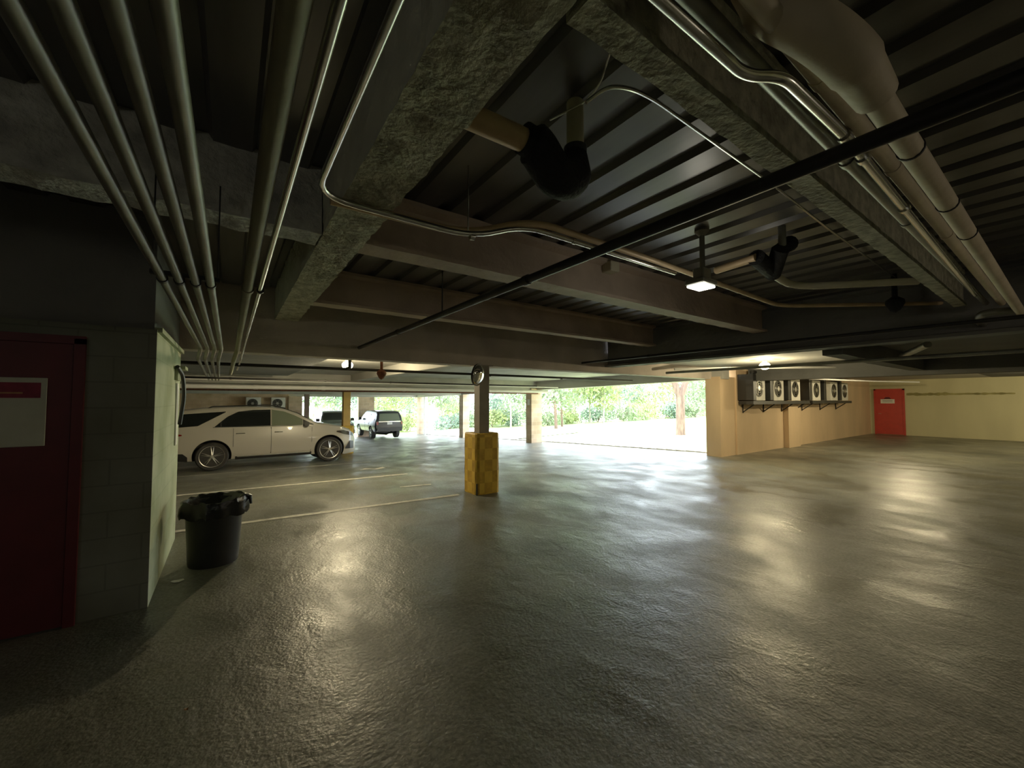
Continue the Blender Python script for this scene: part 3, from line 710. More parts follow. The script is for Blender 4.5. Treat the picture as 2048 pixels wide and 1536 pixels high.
# ------------------------------------------------------------------ bin
BP = Vector((-0.10, 5.2, 0))
t = thing('trash_can', 'round black trash can with a liner folded over its rim, beside the green wall', 'trash can', BP)
t.scale = (0.93, 0.93, 0.93)
bm = bmesh.new(); lathe(bm, [(0.001, 0.0), (0.225, 0.0), (0.232, 0.03), (0.262, 0.6), (0.272, 0.62), (0.272, 0.66), (0.255, 0.66), (0.25, 0.6), (0.215, 0.05), (0.001, 0.05)], n=36)
obj('body', bm, 'black', t, True)
bm = bmesh.new(); rings = []
N = 60
for i, (r, z) in enumerate([(0.16, 0.52), (0.24, 0.62), (0.268, 0.69), (0.295, 0.695), (0.305, 0.65), (0.312, 0.58), (0.308, 0.53)]):
    ring = []
    for k in range(N):
        a = 2 * PI * k / N
        d = noise.noise(Vector((math.cos(a) * 3.2, math.sin(a) * 3.2, i * .35))) * (0.012 + 0.008 * i)
        zz = z + (noise.noise(Vector((math.cos(a) * 4, math.sin(a) * 4, 9))) * 0.04 if i >= 3 else 0)
        if abs(a - 5.6) < 0.35 and i in (3, 4): zz += 0.035; d += 0.03
        ring.append(bm.verts.new(((r + d) * math.cos(a), (r + d) * math.sin(a), zz)))
    rings.append(ring)
for A, B in zip(rings, rings[1:]):
    for k in range(N): bm.faces.new((A[k], A[(k + 1) % N], B[(k + 1) % N], B[k]))
obj('bin_liner', bm, 'bag', t, True)
bm = bmesh.new(); tube(bm, [(0.22, -0.14, 0.68), (0.27, -0.17, 0.73), (0.32, -0.16, 0.71), (0.33, -0.17, 0.62)], [0.02, 0.028, 0.022, 0.012], 8)
obj('liner_knot', bm, 'bag', t, True)

# notice and bracket on the green wall face
t = thing('wall_bracket', 'green painted bracket with a dark hanging strap high on the pale green wall', 'bracket', (-0.5, 5.75, 2.0))
bm = bmesh.new(); box(bm, 0, 0.09, -0.05, 0.28, 0.0, 0.035); box(bm, 0, 0.03, -0.05, 0.28, -0.12, 0.035); obj('bracket_arm', bm, 'greenwall', t)
bm = bmesh.new(); tube(bm, fillet([(0.03, -0.15, 0.02), (0.06, 0.1, -0.06), (0.07, 0.2, -0.3), (0.03, 0.28, -0.62)], 0.1), 0.02, 8); obj('strap', bm, 'trim_black', t)
tag(obj('wall_notice', bbox(-0.5, -0.485, 5.85, 6.0, 1.15, 1.85, 0.004, 1), 'white'), 'narrow white notice strip on the pale green wall', 'notice')

# ------------------------------------------------------------------ bulb lamp and others
def round_lamp(p, label, power, size=0.08):
    t = thing('ceiling_lamp', label, 'lamp', p)
    bm = bmesh.new(); lathe(bm, [(0.001, 0.16), (0.05, 0.16), (0.05, 0.03), (0.03, 0.03), (0.001, 0.03)]); obj('housing', bm, 'white', t, True)
    bm = bmesh.new(); lathe(bm, [(0.08, 0.04), (0.115, -0.01), (0.10, -0.07), (0.05, -0.105), (0.001, -0.11)]); obj('glass_bulb', bm, 'bulb', t, True)
def lamp_or_fill(p, power, col=(1.0, 0.80, 0.42), r=0.03):
    ld = bpy.data.lights.new('lamp_or_fill', 'POINT'); ld.energy = power; ld.color = col; ld.shadow_soft_size = r
    lo = bpy.data.objects.new('lamp_or_fill', ld); C.objects.link(lo); lo.location = p
LB = Vector((2.06, 9.07, 2.46)); LB = py(695, 727, 9.1); LB.z = min(LB.z, 2.44)
round_lamp(LB, 'glowing round bulb under the ceiling behind the deep girder', 0)
lamp_or_fill(LB - Vector((0, 0, 0.13)), 175, (1.0, 0.83, 0.50))
for p, lab, pw in (((10.4, 4.3, 2.5), 'small round ceiling lamp glowing before the air conditioner wall', 130), ((16.5, 3.0, 2.5), 'round ceiling lamp in the right bay facing the air conditioner wall', 170), ((22.0, -0.8, 2.5), 'round ceiling lamp near the yellow-green wall', 190)):
    round_lamp(p, lab, 0); lamp_or_fill(Vector(p) - Vector((0, 0, 0.13)), pw, (1.0, 0.83, 0.48))
lamp_or_fill((4.8, -3.2, 2.6), 30, (1.0, 0.84, 0.64), 0.3)  # added fill light behind the camera for the beam faces, no fixture
lamp_or_fill((-3.2, -1.6, 2.2), 11, (0.95, 0.95, 0.85), 0.3)  # weak added fill from the left for the beam sides, no fixture
lamp_or_fill(L1 - Vector((0, 0, 0.06)), 4, (1.0, 0.95, 0.8), 0.1)

# ------------------------------------------------------------------ parking lines and litter
def line(u0, v0, u1, v1, w, label):
    a, b = pg(u0, v0), pg(u1, v1); d = (b - a); d.z = 0; n_ = Vector((-d.y, d.x, 0)).normalized() * w / 2
    bm = bmesh.new(); N = 50; prev = None
    for i in range(N + 1):
        p = a + (b - a) * (i / N); ww = 1 + 0.25 * noise.noise(p * 5)
        L = p + n_ * ww; R_ = p - n_ * ww
        vl = bm.verts.new((L.x, L.y, floor_z(L.x, L.y) + 0.004)); vr = bm.verts.new((R_.x, R_.y, floor_z(R_.x, R_.y) + 0.004))
        if prev: bm.faces.new((prev[0], vl, vr, prev[1]))
        prev = (vl, vr)
    tag(obj('parking_line', bm, 'stripe'), label, 'parking line')
line(300, 958.3, 741, 923.6, 0.11, 'white parking line nearest the white car')
line(300, 996.5, 815, 947.8, 0.10, 'white parking line in the middle of the three')
line(300, 1071, 918, 989.5, 0.10, 'white parking line reaching the foot of the yellow guard')
line(800, 974.5, 862, 969, 0.07, 'short broken piece of white line left of the yellow guard')
bm = bmesh.new(); pts = [pg(721, 940), pg(735, 937.5), pg(752, 938.5), pg(768, 935)]; prev = None
for i, p in enumerate(pts):
    w = (0.04, 0.12, 0.08, 0.14)[i]
    a = bm.verts.new((p.x, p.y - w, floor_z(p.x, p.y - w) + .004)); b = bm.verts.new((p.x, p.y + w, floor_z(p.x, p.y + w) + .004))
    if prev: bm.faces.new((prev[0], a, b, prev[1]))
    prev = (a, b)
tag(obj('floor_marking', bm, 'stripe'), 'curled white painted mark between two parking lines', 'floor marking')
def scrap(u, v, s, m, label, name='paper_scrap', cat='litter'):
    p = pg(u, v); bm = bmesh.new(); n = 9
    vs = [bm.verts.new((s * (0.7 + .5 * random.random()) * math.cos(2 * PI * k / n), s * .6 * (0.7 + .5 * random.random()) * math.sin(2 * PI * k / n), 0.004 + .008 * random.random())) for k in range(n)]
    c = bm.verts.new((0, 0, 0.006))
    for k in range(n): bm.faces.new((vs[k], vs[(k + 1) % n], c))
    o = tag(obj(name, bm, m), label, cat); o.location = (p.x, p.y, floor_z(p.x, p.y) + 0.001); o.rotation_euler.z = random.random() * 3
scrap(372, 1424, 0.014, 'leaf_dry', 'small dry leaf on the dark floor at lower left', 'dry_leaf', 'leaf')
scrap(1312, 1476, 0.009, 'white', 'white paper scrap lying near the bottom edge of the floor')
scrap(1238, 1515, 0.007, 'white', 'tiny paper scrap nearest the bottom edge of the view')
scrap(1219, 1473, 0.005, 'white', 'tiny paper scrap left of the larger white scrap')
scrap(1154, 1417, 0.007, 'stripe', 'pale scrap on the floor right of centre')
scrap(594, 1402, 0.006, 'stripe', 'pale crumb on the floor left of centre')
scrap(355, 1165, 0.05, 'white', 'crumpled white paper beside the trash can', 'paper_sheet')

# ------------------------------------------------------------------ vehicles
def interp(tab, x):
    if x <= tab[0][0]: return tab[0][1]
    for (a, va), (b, vb) in zip(tab, tab[1:]):
        if x <= b:
            t = (x - a) / (b - a); t = t * t * (3 - 2 * t) * 0.35 + t * 0.65
            return va + (vb - va) * t
    return tab[-1][1]
def lin(tab, x):
    if x <= tab[0][0]: return tab[0][1]
    for (a, va), (b, vb) in zip(tab, tab[1:]):
        if x <= b: return va + (vb - va) * (x - a) / max(1e-6, b - a)
    return tab[-1][1]
def vehicle(S, paint, name, label, cat, loc, rot, glassf='glass'):
    """S: side profile tables; x runs from rear (0) to nose (L)"""
    L, W = S['L'], S['W']
    t = thing(name, label, cat, loc, rot=rot)
    def ring(x):
        zt, zb, zbelt = interp(S['top'], x), interp(S['bot'], x), interp(S['belt'], x)
        hw = W / 2 * interp(S['plan'], x); cabin = max(0.0, zt - zbelt)
        tum = S['tumble'] * min(1.0, cabin / 0.5)
        return zt, zb, min(zbelt, zt - 0.03), hw, tum
    def side(x, z):
        zt, zb, zbelt, hw, tum = ring(x)
        if z >= zbelt: return hw * 0.965 - (z - zbelt) / 0.5 * tum
        k = (z - zb) / max(0.05, zbelt - zb)
        return hw * (0.93 + 0.07 * math.sin(PI * min(1, max(0, k)) ** 0.8) + 0.035 * k)
    def ringpts(x):
        zt, zb, zbelt, hw, tum = ring(x); P = [(0, zb), (hw * 0.8, zb)]
        for k in range(0, 9): z = zb + 0.02 + (zbelt - zb - 0.02) * k / 8; P.append((side(x, z), z))
        cab = max(0.0, zt - 0.06 - zbelt)
        for k in range(1, 6): z = zbelt + cab * k / 5 if cab > 0 else zbelt + 0.002 * k; P.append((max(0.05, side(x, z)), z))
        e = P[-1]; zt2 = max(zt, e[1] + 0.005)
        P += [(e[0] * 0.96, e[1] + (zt2 - e[1]) * .55), (e[0] * 0.85, zt2 - (zt2 - e[1]) * .12), (e[0] * .5, zt2 + 0.008), (0, zt2 + 0.012)]
        return P
    n = 90; xs_ = [L * i / n for i in range(n + 1)]
    bm = bmesh.new(); rings = []
    for x in xs_:
        P = ringpts(x); full = [(y, z) for y, z in P] + [(-y, z) for y, z in reversed(P[1:-1])]
        rings.append([bm.verts.new((x, y, z)) for y, z in full])
    m = len(rings[0])
    for A, B in zip(rings, rings[1:]):
        for k in range(m): bm.faces.new((A[k], A[(k + 1) % m], B[(k + 1) % m], B[k]))
    bm.faces.new(rings[0]); bm.faces.new(rings[-1])
    body = obj('body', bm, paint, t, True, mats=[paint, 'trim_black'])
    # wheel arches cut out, then the cutter is deleted
    cb = bmesh.new()
    for wx in S['wheels']:
        for s in (-1, 1): lathe(cb, [(S['arch'], s * (W / 2 - 0.32)), (S['arch'], s * (W / 2 + 0.3))], (wx, 0, S['wr'] + 0.01), 40, 'y')
    cut = obj('cutter', cb, 'trim_black', t)
    md = body.modifiers.new('b', 'BOOLEAN'); md.object = cut; md.solver = 'EXACT'
    bpy.context.view_layer.update()
    ev = body.evaluated_get(bpy.context.evaluated_depsgraph_get())
    me = bpy.data.meshes.new_from_object(ev); body.modifiers.clear(); body.data = me
    if len(me.materials) < 2: me.materials.append(M['trim_black'])
    for p in me.polygons:
        for wx in S['wheels']:
            c = p.center; d = math.hypot(c.x - wx, c.z - S['wr'] - .01)
            if d < S['arch'] - 0.004 + (0.01 if abs(p.normal.y) < 0.3 else 0) and abs(c.y) > W / 2 - 0.35 and abs(abs(p.normal.y) - (1 if d < S['arch'] * .97 else 0)) < .35 : p.material_index = 1
    bpy.data.objects.remove(cut)
    # surface patches
    def patch(nm, lo, hi, m_, par=t, off=0.006, s=(-1, 1), rows=6, cols=30):
        res = []
        for sg_ in s:
            bm = bmesh.new(); x0 = max(lo[0][0], hi[0][0]); x1 = min(lo[-1][0], hi[-1][0]); prev = None
            for i in range(cols + 1):
                x = x0 + (x1 - x0) * i / cols; a, b = lin(lo, x), lin(hi, x); col = []
                for j in range(rows + 1):
                    z = a + (b - a) * j / rows; col.append(bm.verts.new((x, sg_ * (side(x, z) + off), z)))
                if prev:
                    for j in range(rows): bm.faces.new((prev[j], col[j], col[j + 1], prev[j + 1]))
                prev = col
            res.append(obj(nm, bm, m_, par, True))
        return res
    def seam(path, r=0.006, m_='trim_black', nm='door_seam'):
        for s in (-1, 1):
            bm = bmesh.new(); tube(bm, [(x, s * (side(x, z) + 0.001), z) for x, z in path], r, 6); obj(nm, bm, m_, t)
    for d in S['doors']:
        for o in patch(d['name'], d['lo'], d['hi'], paint, off=0.003):
            sgn = 1 if o.data.vertices[0].co.y > 0 else -1
            hx, hz = d['handle']
            bm = bmesh.new(); yy = side(hx, hz) + 0.018
            tube(bm, [(hx - .1, sgn * (yy - .012), hz), (hx - .08, sgn * yy, hz), (hx + .08, sgn * yy, hz), (hx + .1, sgn * (yy - .012), hz)], 0.016, 8)
            obj('handle', bm, S.get('handle_mat', 'chrome'), o, True)
        a = d['lo']; b = d['hi']
        seam([(a[0][0], lin(a, a[0][0]) + (b[0][1] - a[0][1]) * k / 6) for k in range(7)] if True else [])
    for wnd in S['windows']: patch(wnd['name'], wnd['lo'], wnd['hi'], wnd['mat'], off=wnd.get('off', 0.009))
    # wheels
    for wx in S['wheels']:
        for s in (-1, 1):
            yc = s * (W / 2 - 0.13); R_ = S['wr']; rr = S['rim']
            bm = bmesh.new(); lathe(bm, [(rr, -0.12), (R_ - 0.03, -0.125), (R_ - 0.005, -0.1), (R_, -0.05), (R_, 0.05), (R_ - 0.005, 0.1), (R_ - 0.03, 0.125), (rr, 0.12)], (0, 0, 0), 40, 'y')
            w_ = obj('wheel', bm, 'tyre', t, True); w_.location = (wx, yc, R_)
            bm = bmesh.new(); lathe(bm, [(rr + .005, s * 0.118), (rr - 0.015, s * 0.11), (rr - 0.03, s * 0.03), (0.001, s * 0.02)], (0, 0, 0), 40, 'y', 0)
            obj('rim_well', bm, 'rim_dark', w_, True)
            bm = bmesh.new()
            lathe(bm, [(rr - .012, s * .118), (rr + .004, s * .124), (rr + .008, s * .112)], (0, 0, 0), 40, 'y')
            for k in range(S['spokes']):
                a = 2 * PI * k / S['spokes'] + 0.3
                for da in ((-0.13, 0.13) if S['twin'] else (0,)):
                    p0 = (0.045 * math.cos(a + da * 1.5), s * 0.112, 0.045 * math.sin(a + da * 1.5)); p1 = ((rr - .01) * math.cos(a + da * .9), s * 0.106, (rr - .01) * math.sin(a + da * .9))
                    tube(bm, [p0, p1], [0.018, 0.014], 6)
            lathe(bm, [(0.001, s * 0.128), (0.04, s * 0.125), (0.055, s * 0.105)], (0, 0, 0), 16, 'y')
            obj('rim', bm, 'alloy', w_, True)
    return t, side, ring, patch, seam

# --- white car
SV = dict(L=4.93, W=1.95, tumble=0.17, wr=0.385, arch=0.442, rim=0.285, wheels=(1.08, 4.07), spokes=5, twin=True,
  top=[(0, 1.08), (0.05, 1.22), (0.22, 1.58), (0.36, 1.68), (0.9, 1.745), (1.6, 1.77), (2.3, 1.765), (2.75, 1.715), (3.1, 1.58), (3.45, 1.39), (3.72, 1.25), (3.95, 1.21), (4.4, 1.12), (4.7, 1.01), (4.86, 0.86), (4.93, 0.70)],
  bot=[(0, 0.42), (0.15, 0.32), (0.5, 0.27), (4.3, 0.24), (4.55, 0.17), (4.93, 0.22)],
  belt=[(0, 1.06), (0.3, 1.15), (1.5, 1.165), (3.0, 1.155), (3.75, 1.14), (4.4, 1.03), (4.93, 0.62)],
  plan=[(0, 0.80), (0.1, 0.9), (0.35, 0.975), (1.0, 1.0), (4.0, 1.0), (4.4, 0.96), (4.7, 0.87), (4.86, 0.74), (4.93, 0.6)],
  doors=[dict(name='rear_door', lo=[(1.55, 0.62), (1.62, 0.42), (2.45, 0.38)], hi=[(1.55, 1.14), (2.45, 1.14)], handle=(1.72, 0.99)),
         dict(name='front_door', lo=[(2.47, 0.38), (3.5, 0.38)], hi=[(2.47, 1.14), (3.5, 1.13)], handle=(2.66, 0.99))],
  windows=[dict(name='rear_quarter_window', mat='glass', lo=[(0.14, 1.19), (0.75, 1.23), (1.36, 1.60)], hi=[(0.14, 1.21), (0.42, 1.56), (1.36, 1.62)]),
           dict(name='rear_side_window', mat='glass', lo=[(1.12, 1.19), (2.45, 1.185)], hi=[(1.12, 1.20), (1.4, 1.47), (1.65, 1.61), (2.0, 1.655), (2.45, 1.66)]),
           dict(name='front_side_window', mat='glass_light', lo=[(2.48, 1.185), (3.3, 1.175)], hi=[(2.48, 1.66), (2.8, 1.60), (3.05, 1.49), (3.3, 1.355)]),
           dict(name='mirror_triangle', mat='glass', lo=[(3.31, 1.175), (3.62, 1.165)], hi=[(3.31, 1.35), (3.62, 1.175)])])
rw = pg(423, 942); carloc = Vector((rw.x - 1.08, 13.4 + 0.97, floor_z(0, 13.4) - 0.02))
t, side, ring, patch, seam = vehicle(SV, 'car_white', 'car', 'pearl white family estate car parked across the bays at left', 'car', carloc, (-0.043, 0, 0))
t.location = (rw.x - 1.08, rw.y + 0.975, rw.z - 0.04)
patch('window_surround', [(1.08, 1.175), (3.64, 1.155)], [(1.08, 1.19), (3.64, 1.17)], 'chrome', off=0.012, rows=2)
patch('sill', [(1.6, 0.26), (3.55, 0.26)], [(1.6, 0.35), (3.55, 0.35)], 'trim_black', off=0.01, rows=2)
patch('side_step', [(1.65, 0.33), (3.5, 0.33)], [(1.65, 0.355), (3.5, 0.355)], 'chrome', off=0.04, rows=2)
patch('head_lamp', [(4.28, 0.92), (4.5, 0.84), (4.84, 0.76)], [(4.28, 0.95), (4.5, 0.97), (4.84, 0.86)], 'lens', off=0.012)
patch('tail_lamp', [(0.02, 0.92), (0.42, 0.98)], [(0.02, 1.1), (0.42, 1.01)], 'tail', off=0.012)
patch('rear_bumper', [(0.03, 0.42), (0.15, 0.33), (0.55, 0.28)], [(0.03, 0.52), (0.45, 0.5), (0.55, 0.4)], 'trim_black', off=0.012)
patch('air_intake', [(4.55, 0.36), (4.84, 0.36)], [(4.55, 0.40), (4.7, 0.62), (4.84, 0.6)], 'trim_black', off=0.015)
seam([(3.52, 0.36), (3.55, 0.7), (3.56, 1.1)]); seam([(2.46, 0.38), (2.46, 1.14)])
bm = bmesh.new()
for s in (-1, 1): tube(bm, fillet([(0.95, s * .69, 1.715), (1.05, s * .7, 1.77), (2.4, s * .7, 1.80), (2.85, s * .69, 1.70)], 0.1), 0.016, 8)
obj('roof_rail', bm, 'trim_black', t)
for s in (-1, 1):
    bm = bmesh.new(); tube(bm, [(3.40, s * 0.93, 1.18), (3.40, s * 1.04, 1.19), (3.38, s * 1.16, 1.2)], [0.04, 0.075, 0.07], 12)
    obj('door_mirror', bm, 'car_white' if s > 0 else 'trim_black', t, True)
bm = bmesh.new(); box(bm, 0.15, 0.5, -0.6, 0.6, 1.625, 1.66); obj('roof_spoiler', bm, 'car_white', t)
# windscreen, built along the sloping front of the cabin
def top_patch(t, ring, x0, x1, frac, m_, nm, off=0.012, n=12):
    bm = bmesh.new(); prev = None
    for i in range(n + 1):
        x = x0 + (x1 - x0) * i / n; zt, zb, zbelt, hw, tum = ring(x); col = []
        y = (hw * .965 - max(0, zt - .06 - zbelt) / .5 * tum) * frac
        for j in range(9):
            a = -1 + j / 4; col.append(bm.verts.new((x, y * a, zt + 0.012 + off - 0.012 * abs(a) ** 3)))
        if prev:
            for j in range(8): bm.faces.new((prev[j], col[j], col[j + 1], prev[j + 1]))
        prev = col
    return obj(nm, bm, m_, t, True)
top_patch(t, ring, 2.82, 3.62, 0.84, 'glass', 'windscreen')
# --- black off-road wagon seen from behind
SB = dict(L=4.6, W=1.80, tumble=0.13, wr=0.38, arch=0.45, rim=0.22, wheels=(0.98, 3.66), spokes=6, twin=False, handle_mat='trim_black',
  top=[(0, 1.15), (0.03, 1.25), (0.22, 1.70), (0.4, 1.77), (1.6, 1.80), (2.5, 1.78), (2.85, 1.68), (3.3, 1.25), (3.45, 1.17), (4.3, 1.08), (4.5, 1.0), (4.6, 0.75)],
  bot=[(0, 0.52), (0.3, 0.45), (4.3, 0.42), (4.6, 0.5)],
  belt=[(0, 1.12), (2.0, 1.12), (3.4, 1.1), (4.3, 1.0), (4.6, 0.7)],
  plan=[(0, 0.93), (0.15, 0.985), (0.5, 1.0), (4.1, 0.99), (4.45, 0.92), (4.6, 0.82)],
  doors=[dict(name='rear_door', lo=[(1.35, 0.55), (2.2, 0.5)], hi=[(1.35, 1.1), (2.2, 1.1)], handle=(1.5, 0.98)), dict(name='front_door', lo=[(2.22, 0.5), (3.2, 0.5)], hi=[(2.22, 1.1), (3.2, 1.1)], handle=(2.4, 0.98))],
  windows=[dict(name='rear_quarter_window', mat='glass', lo=[(0.35, 1.2), (1.2, 1.2)], hi=[(0.35, 1.6), (1.2, 1.66)]), dict(name='rear_side_window', mat='glass_light', lo=[(1.32, 1.2), (2.15, 1.2)], hi=[(1.32, 1.66), (2.15, 1.67)]),
           dict(name='front_side_window', mat='glass_light', lo=[(2.22, 1.2), (3.15, 1.18)], hi=[(2.22, 1.67), (2.6, 1.64), (3.15, 1.25)])])
r1 = pg(780, 878.5)
tb, side, ring, patch, seam = vehicle(SB, 'car_black', 'car', 'black boxy off-road wagon seen from behind near the open side', 'car', (r1.x, r1.y + 0.1, r1.z), (0, 0, math.radians(91)))
bm = bmesh.new(); box(bm, -0.06, 0.02, -0.8, 0.8, 0.50, 0.72); obj('rear_bumper', bm, 'trim_black', tb)
bm = bmesh.new()
vs = [bm.verts.new(p) for p in ((-0.012, -0.68, 1.18), (-0.012, 0.68, 1.18), (0.155, 0.60, 1.62), (0.155, -0.60, 1.62))]; bm.faces.new(vs); obj('rear_window', bm, 'glass_light', tb)
for s in (-1, 1): obj('tail_lamp', bbox(-0.03, 0.03, min(s * .72, s * .84), max(s * .72, s * .84), 0.92, 1.12), 'tail', tb)
obj('number_plate', bbox(-0.03, 0.0, -0.16, 0.16, 0.93, 1.07), 'white', tb)
obj('tailgate_trim', bbox(-0.035, 0.0, -0.7, 0.7, 1.09, 1.14), 'chrome', tb)
for s in (-1, 1): obj('door_mirror', bbox(3.0, 3.12, min(s * .9, s * 1.08), max(s * .9, s * 1.08), 1.16, 1.32, 0.02, 1), 'trim_black', tb)
bm = bmesh.new(); tube(bm, [(0.0, -0.2, 0.5), (0.3, 0.1, 0.3), (0.9, 0.6, 0.32)], 0.05); lathe(bm, [(0.12, -0.8), (0.12, 0.8)], (0.98, 0, 0.38), 12, 'y'); obj('rear_axle', bm, 'trim_black', tb)
# --- dark car facing us
r2 = pg(684, 884)
SF = dict(SB); SF['wheels'] = (0.95, 3.7)
tf, side, ring, patch, seam = vehicle(SF, 'car_grey', 'car', 'dark grey car facing us between the ochre column and the black wagon', 'car', (r2.x, r2.y + 4.7, r2.z), (0, 0, math.radians(-91)))
top_patch(tf, ring, 2.86, 3.36, 0.86, 'glass', 'windscreen')
obj('front_grille', bbox(4.56, 4.64, -0.5, 0.5, 0.72, 0.92), 'trim_black', tf)
obj('front_bumper', bbox(4.5, 4.68, -0.84, 0.84, 0.48, 0.68, 0.03, 2), 'chrome', tf)
for s in (-1, 1):
    obj('head_lamp', bbox(4.5, 4.62, min(s * .54, s * .8), max(s * .54, s * .8), 0.74, 0.92, 0.02, 1), 'alloy', tf)
    obj('door_mirror', bbox(3.0, 3.12, min(s * .9, s * 1.1), max(s * .9, s * 1.1), 1.16, 1.34, 0.02, 1), 'trim_black', tf)

# ------------------------------------------------------------------ outside
bm = bmesh.new(); grid(bm, 12.35, 90, 60, 6.35, 90, 60, lambda x, y: floor_z(x, y) - 0.02 + 0.12 * noise.noise(Vector((x * .12, y * .12, 0))) * min(1, (x - 12.35) / 6) + max(0, (y - 45)) * .02)
o = struct('ground', bm, 'lawn', smooth=True)
bm = bmesh.new(); grid(bm, -30, 12.35, 30, 30.0, 90, 40, lambda x, y: floor_z(x, y) - 0.02 + max(0, (y - 45)) * .02)
struct('ground', bm, 'lawn', smooth=True)
bm = bmesh.new(); grid(bm, 12.3, 17.5, 10, 17.5, 31, 20, lambda x, y: floor_z(x, y) + 0.03)
struct('trim_3', bm, 'path')
bm = bmesh.new()
for i in range(30):
    y0, y1 = 6.4 + i * .37, 6.4 + (i + 1) * .37 - .01; box(bm, 12.25, 12.38, y0, y1, floor_z(12.3, y0) - .1, floor_z(12.3, y0) + 0.03)
struct('trim_4', bm, 'stripe')

def leaves(bm, c, rx, rz, n, s):
    for i in range(n):
        a = random.uniform(0, 2 * PI); b = math.acos(random.uniform(-1, 1)); q = random.random() ** 0.35
        p = Vector((c[0] + rx * q * math.sin(b) * math.cos(a), c[1] + rx * q * math.sin(b) * math.sin(a), c[2] + rz * q * math.cos(b)))
        d = Vector((random.gauss(0, 1), random.gauss(0, 1), random.gauss(0, 1))).normalized(); e = d.orthogonal().normalized() * s * random.uniform(.5, 1.2); f = d.cross(e).normalized() * s * random.uniform(.3, .7)
        bm.faces.new([bm.verts.new(p - e), bm.verts.new(p + f), bm.verts.new(p + e), bm.verts.new(p - f)])
def tree(u, v, d, h, label, leafm, group=None, trunk=0.12, crown=(2.2, 2.4), n=1700, s=0.16, lean=0.0, barkm='bark_pale', fork=None, cz=None):
    lat = (u - 1024) / F * d; x = d * fwd_h.x + lat * RIGHT.x; y = d * fwd_h.y + lat * RIGHT.y; z = floor_z(x, y) - 0.05
    if x < 12.35 and y < 30: z = floor_z(x, y)
    t = thing('tree', label, 'tree', (x, y, z), 0, group)
    bm = bmesh.new()
    if fork:
        tube(bm, [(0, 0, -.1), (0, 0, 0.1), (0.02, 0, fork), ], [trunk * 1.4, trunk * 1.05, trunk * .95], 12)
        for s_ in (-1, 1):
            k = Vector(RIGHT) * s_
            tube(bm, [Vector((0, 0, fork - .15)), k * .3 + Vector((0, 0, fork + .7)), k * (.55 if s_ > 0 else .85) + Vector((0, 0, fork + 1.9)), k * .9 + Vector((0, 0, h))], [trunk * .8, trunk * .65, trunk * .5, trunk * .2], 10)
    else:
        tube(bm, [(0, 0, -.1), (0.04 + lean * .2, 0.02, h * .25), (lean * .6, 0, h * .55), (lean, 0, h * .85)], [trunk, trunk * .8, trunk * .6, trunk * .25], 10)
        for k in range(5):
            a = random.uniform(0, 2 * PI); z1 = h * random.uniform(.3, .6)
            tube(bm, [(lean * .3, 0, z1), (lean * .5 + math.cos(a) * .7, math.sin(a) * .7, z1 + h * .18), (lean * .6 + math.cos(a) * 1.3, math.sin(a) * 1.3, z1 + h * .3)], [trunk * .4, trunk * .25, .01], 6)
    obj('trunk', bm, barkm, t, True)
    bm = bmesh.new(); cc = cz or h * .68
    for k in range(9):
        a = random.uniform(0, 2 * PI); r = random.uniform(0, crown[0] * .75)
        leaves(bm, (lean * .6 + r * math.cos(a), r * math.sin(a), cc + random.uniform(-.55, .55) * crown[1]), crown[0] * .5, crown[1] * .42, n // 9, s)
    obj('foliage', bm, leafm, t)
tree(1360, 872, 19.6, 6.5, 'tree with a forked rough trunk standing alone on the lawn', 'leaf1', trunk=0.21, fork=1.95, barkm='bark', crown=(2.6, 1.6), cz=5.4, n=1800)
K = [(632, 36), (665, 40), (702, 37), (756, 44), (790, 40), (820, 46), (885, 37), (908, 43), (990, 38), (1022, 34), (1046, 42), (1098, 40), (1112, 30), (1124, 33), (1150, 44), (1180, 36), (1206, 34), (1240, 42), (1275, 45), (1310, 40), (1345, 46), (1385, 41), (1418, 45), (1450, 42)]
desc = ['slim', 'leafy', 'leaning', 'low branching', 'dense']
lm = ['leaf1', 'leaf2', 'leaf3']
refs = ['seen left of the ochre column', 'seen over the dark grey car', 'just right of the ochre column', 'seen over the black wagon', 'above the black wagon roof', 'left of the wide far pillar', 'just right of the wide far pillar', 'left of the mirror column',
        'right of the mirror column', 'midway between mirror column and tan block pillar', 'just left of the tan block pillar', 'just right of the tan block pillar', 'with a brown trunk right of the tan block pillar', 'second brown trunk right of the tan block pillar',
        'at the lawn edge near the tan pillar', 'in the middle of the open side', 'with a pale trunk in the middle of the open side', 'left of the forked tree by a wide gap', 'behind the lawn left of the forked tree', 'just left of the forked tree', 'directly behind the forked tree', 'just right of the forked tree', 'left of the wide peach pier', 'behind the edge of the wide peach pier']
for k, (u, d) in enumerate(K):
    tree(u, 850, d, random.uniform(6, 8), desc[k % 5] + ' tree ' + refs[k], lm[k % 3], 'trees beyond the lawn', trunk=random.uniform(.08, .16), crown=(random.uniform(2.4, 3.2), random.uniform(2.4, 3.4)), lean=random.uniform(-.8, .8), barkm='bark' if k in (12, 13) else 'bark_pale', n=2300, s=0.15, cz=random.uniform(2.6, 4.4))
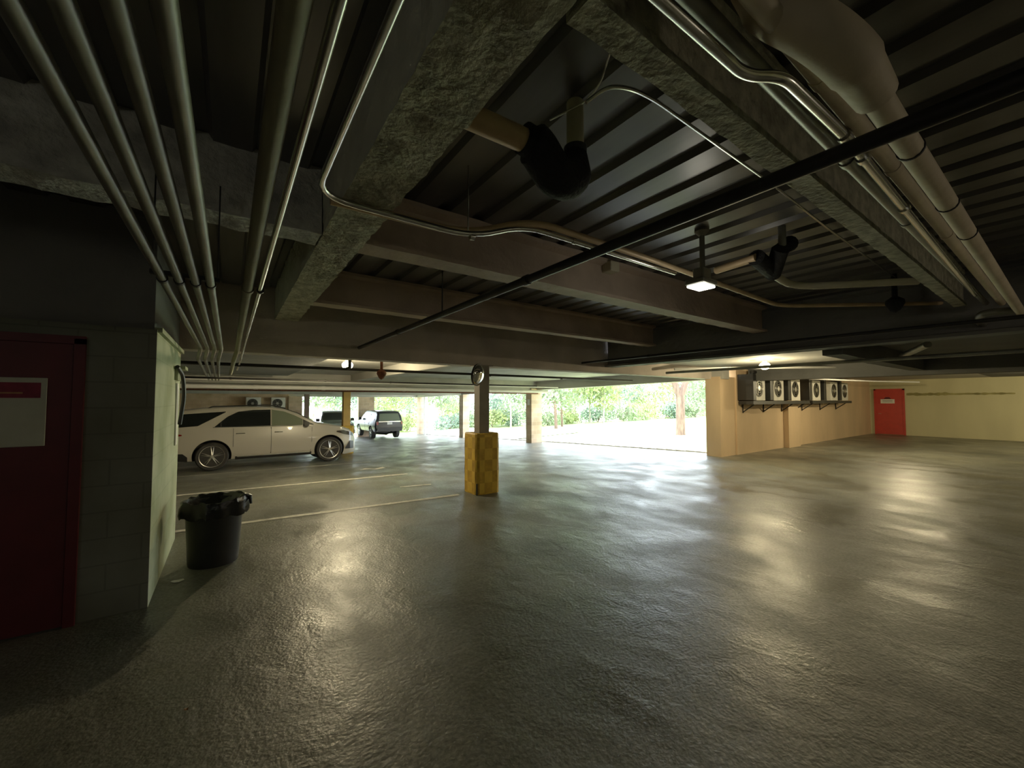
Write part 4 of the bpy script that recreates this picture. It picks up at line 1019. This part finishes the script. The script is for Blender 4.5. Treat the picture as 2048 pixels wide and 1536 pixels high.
# hedge bushes along the far lawn edge
B = [(640, 33), (690, 33), (770, 36), (815, 34), (900, 35), (925, 37), (985, 36), (1035, 37), (1095, 36), (1140, 38), (1195, 37), (1245, 36), (1290, 37), (1335, 38), (1390, 37), (1430, 38)]
brefs = ['low bush over the white car bonnet', 'low bush beside the ochre column', 'low bush behind the black wagon', 'yellow-green bush between wagon and far pillar', 'bright bush right of the wide far pillar', 'low bush left of the mirror column', 'bush right of the mirror column', 'bush left of the tan block pillar',
         'bush right of the tan block pillar', 'low bush at the near end of the lawn edge', 'bush at the middle of the lawn edge', 'rounded bush on the rise of the lawn', 'wide bush left of the forked tree', 'bush left behind the forked trunk', 'bush right behind the forked trunk', 'bush beside the wide peach pier']
for k, (u, d) in enumerate(B):
    lat = (u - 1024) / F * d; x = d * fwd_h.x + lat * RIGHT.x; y = d * fwd_h.y + lat * RIGHT.y; z = floor_z(x, y)
    t = thing('bush', brefs[k], 'bush', (x, y, z), 0, 'bushes along the lawn edge')
    bm = bmesh.new()
    for j in range(4): leaves(bm, (random.uniform(-1.2, 1.2), random.uniform(-.8, .8), random.uniform(.4, .9)), 1.0, .75, 260, 0.13)
    obj('foliage', bm, lm[(k + 1) % 3], t)
    bm = bmesh.new()
    for j in range(5): a = random.uniform(0, 6.28); tube(bm, [(0, 0, -.05), (math.cos(a) * .6, math.sin(a) * .6, 1.1)], [.03, .008], 5)
    obj('stem', bm, 'bark', t)

# ------------------------------------------------------------------ daylight
w = bpy.data.worlds.new('World'); bpy.context.scene.world = w; w.use_nodes = True
bg = w.node_tree.nodes['Background']; bg.inputs[0].default_value = (0.78, 0.88, 1.0, 1); bg.inputs[1].default_value = 10.0
sd = bpy.data.lights.new('sun', 'SUN'); sd.energy = 7; sd.angle = math.radians(2); sd.color = (1, 0.96, 0.88)
so = bpy.data.objects.new('sun', sd); C.objects.link(so); so.rotation_euler = (math.radians(-28), math.radians(12), 0)

sc = bpy.context.scene
sc.view_settings.view_transform = 'Standard'; sc.view_settings.look = 'None'
sc.view_settings.exposure = 0.1; sc.view_settings.gamma = 1.12
sc.cycles.max_bounces = 7; sc.cycles.diffuse_bounces = 4; sc.cycles.use_adaptive_sampling = True; sc.cycles.adaptive_threshold = 0.04; sc.cycles.glossy_bounces = 4
sc.cycles.sample_clamp_indirect = 6.0
sc.cycles.use_denoising = True
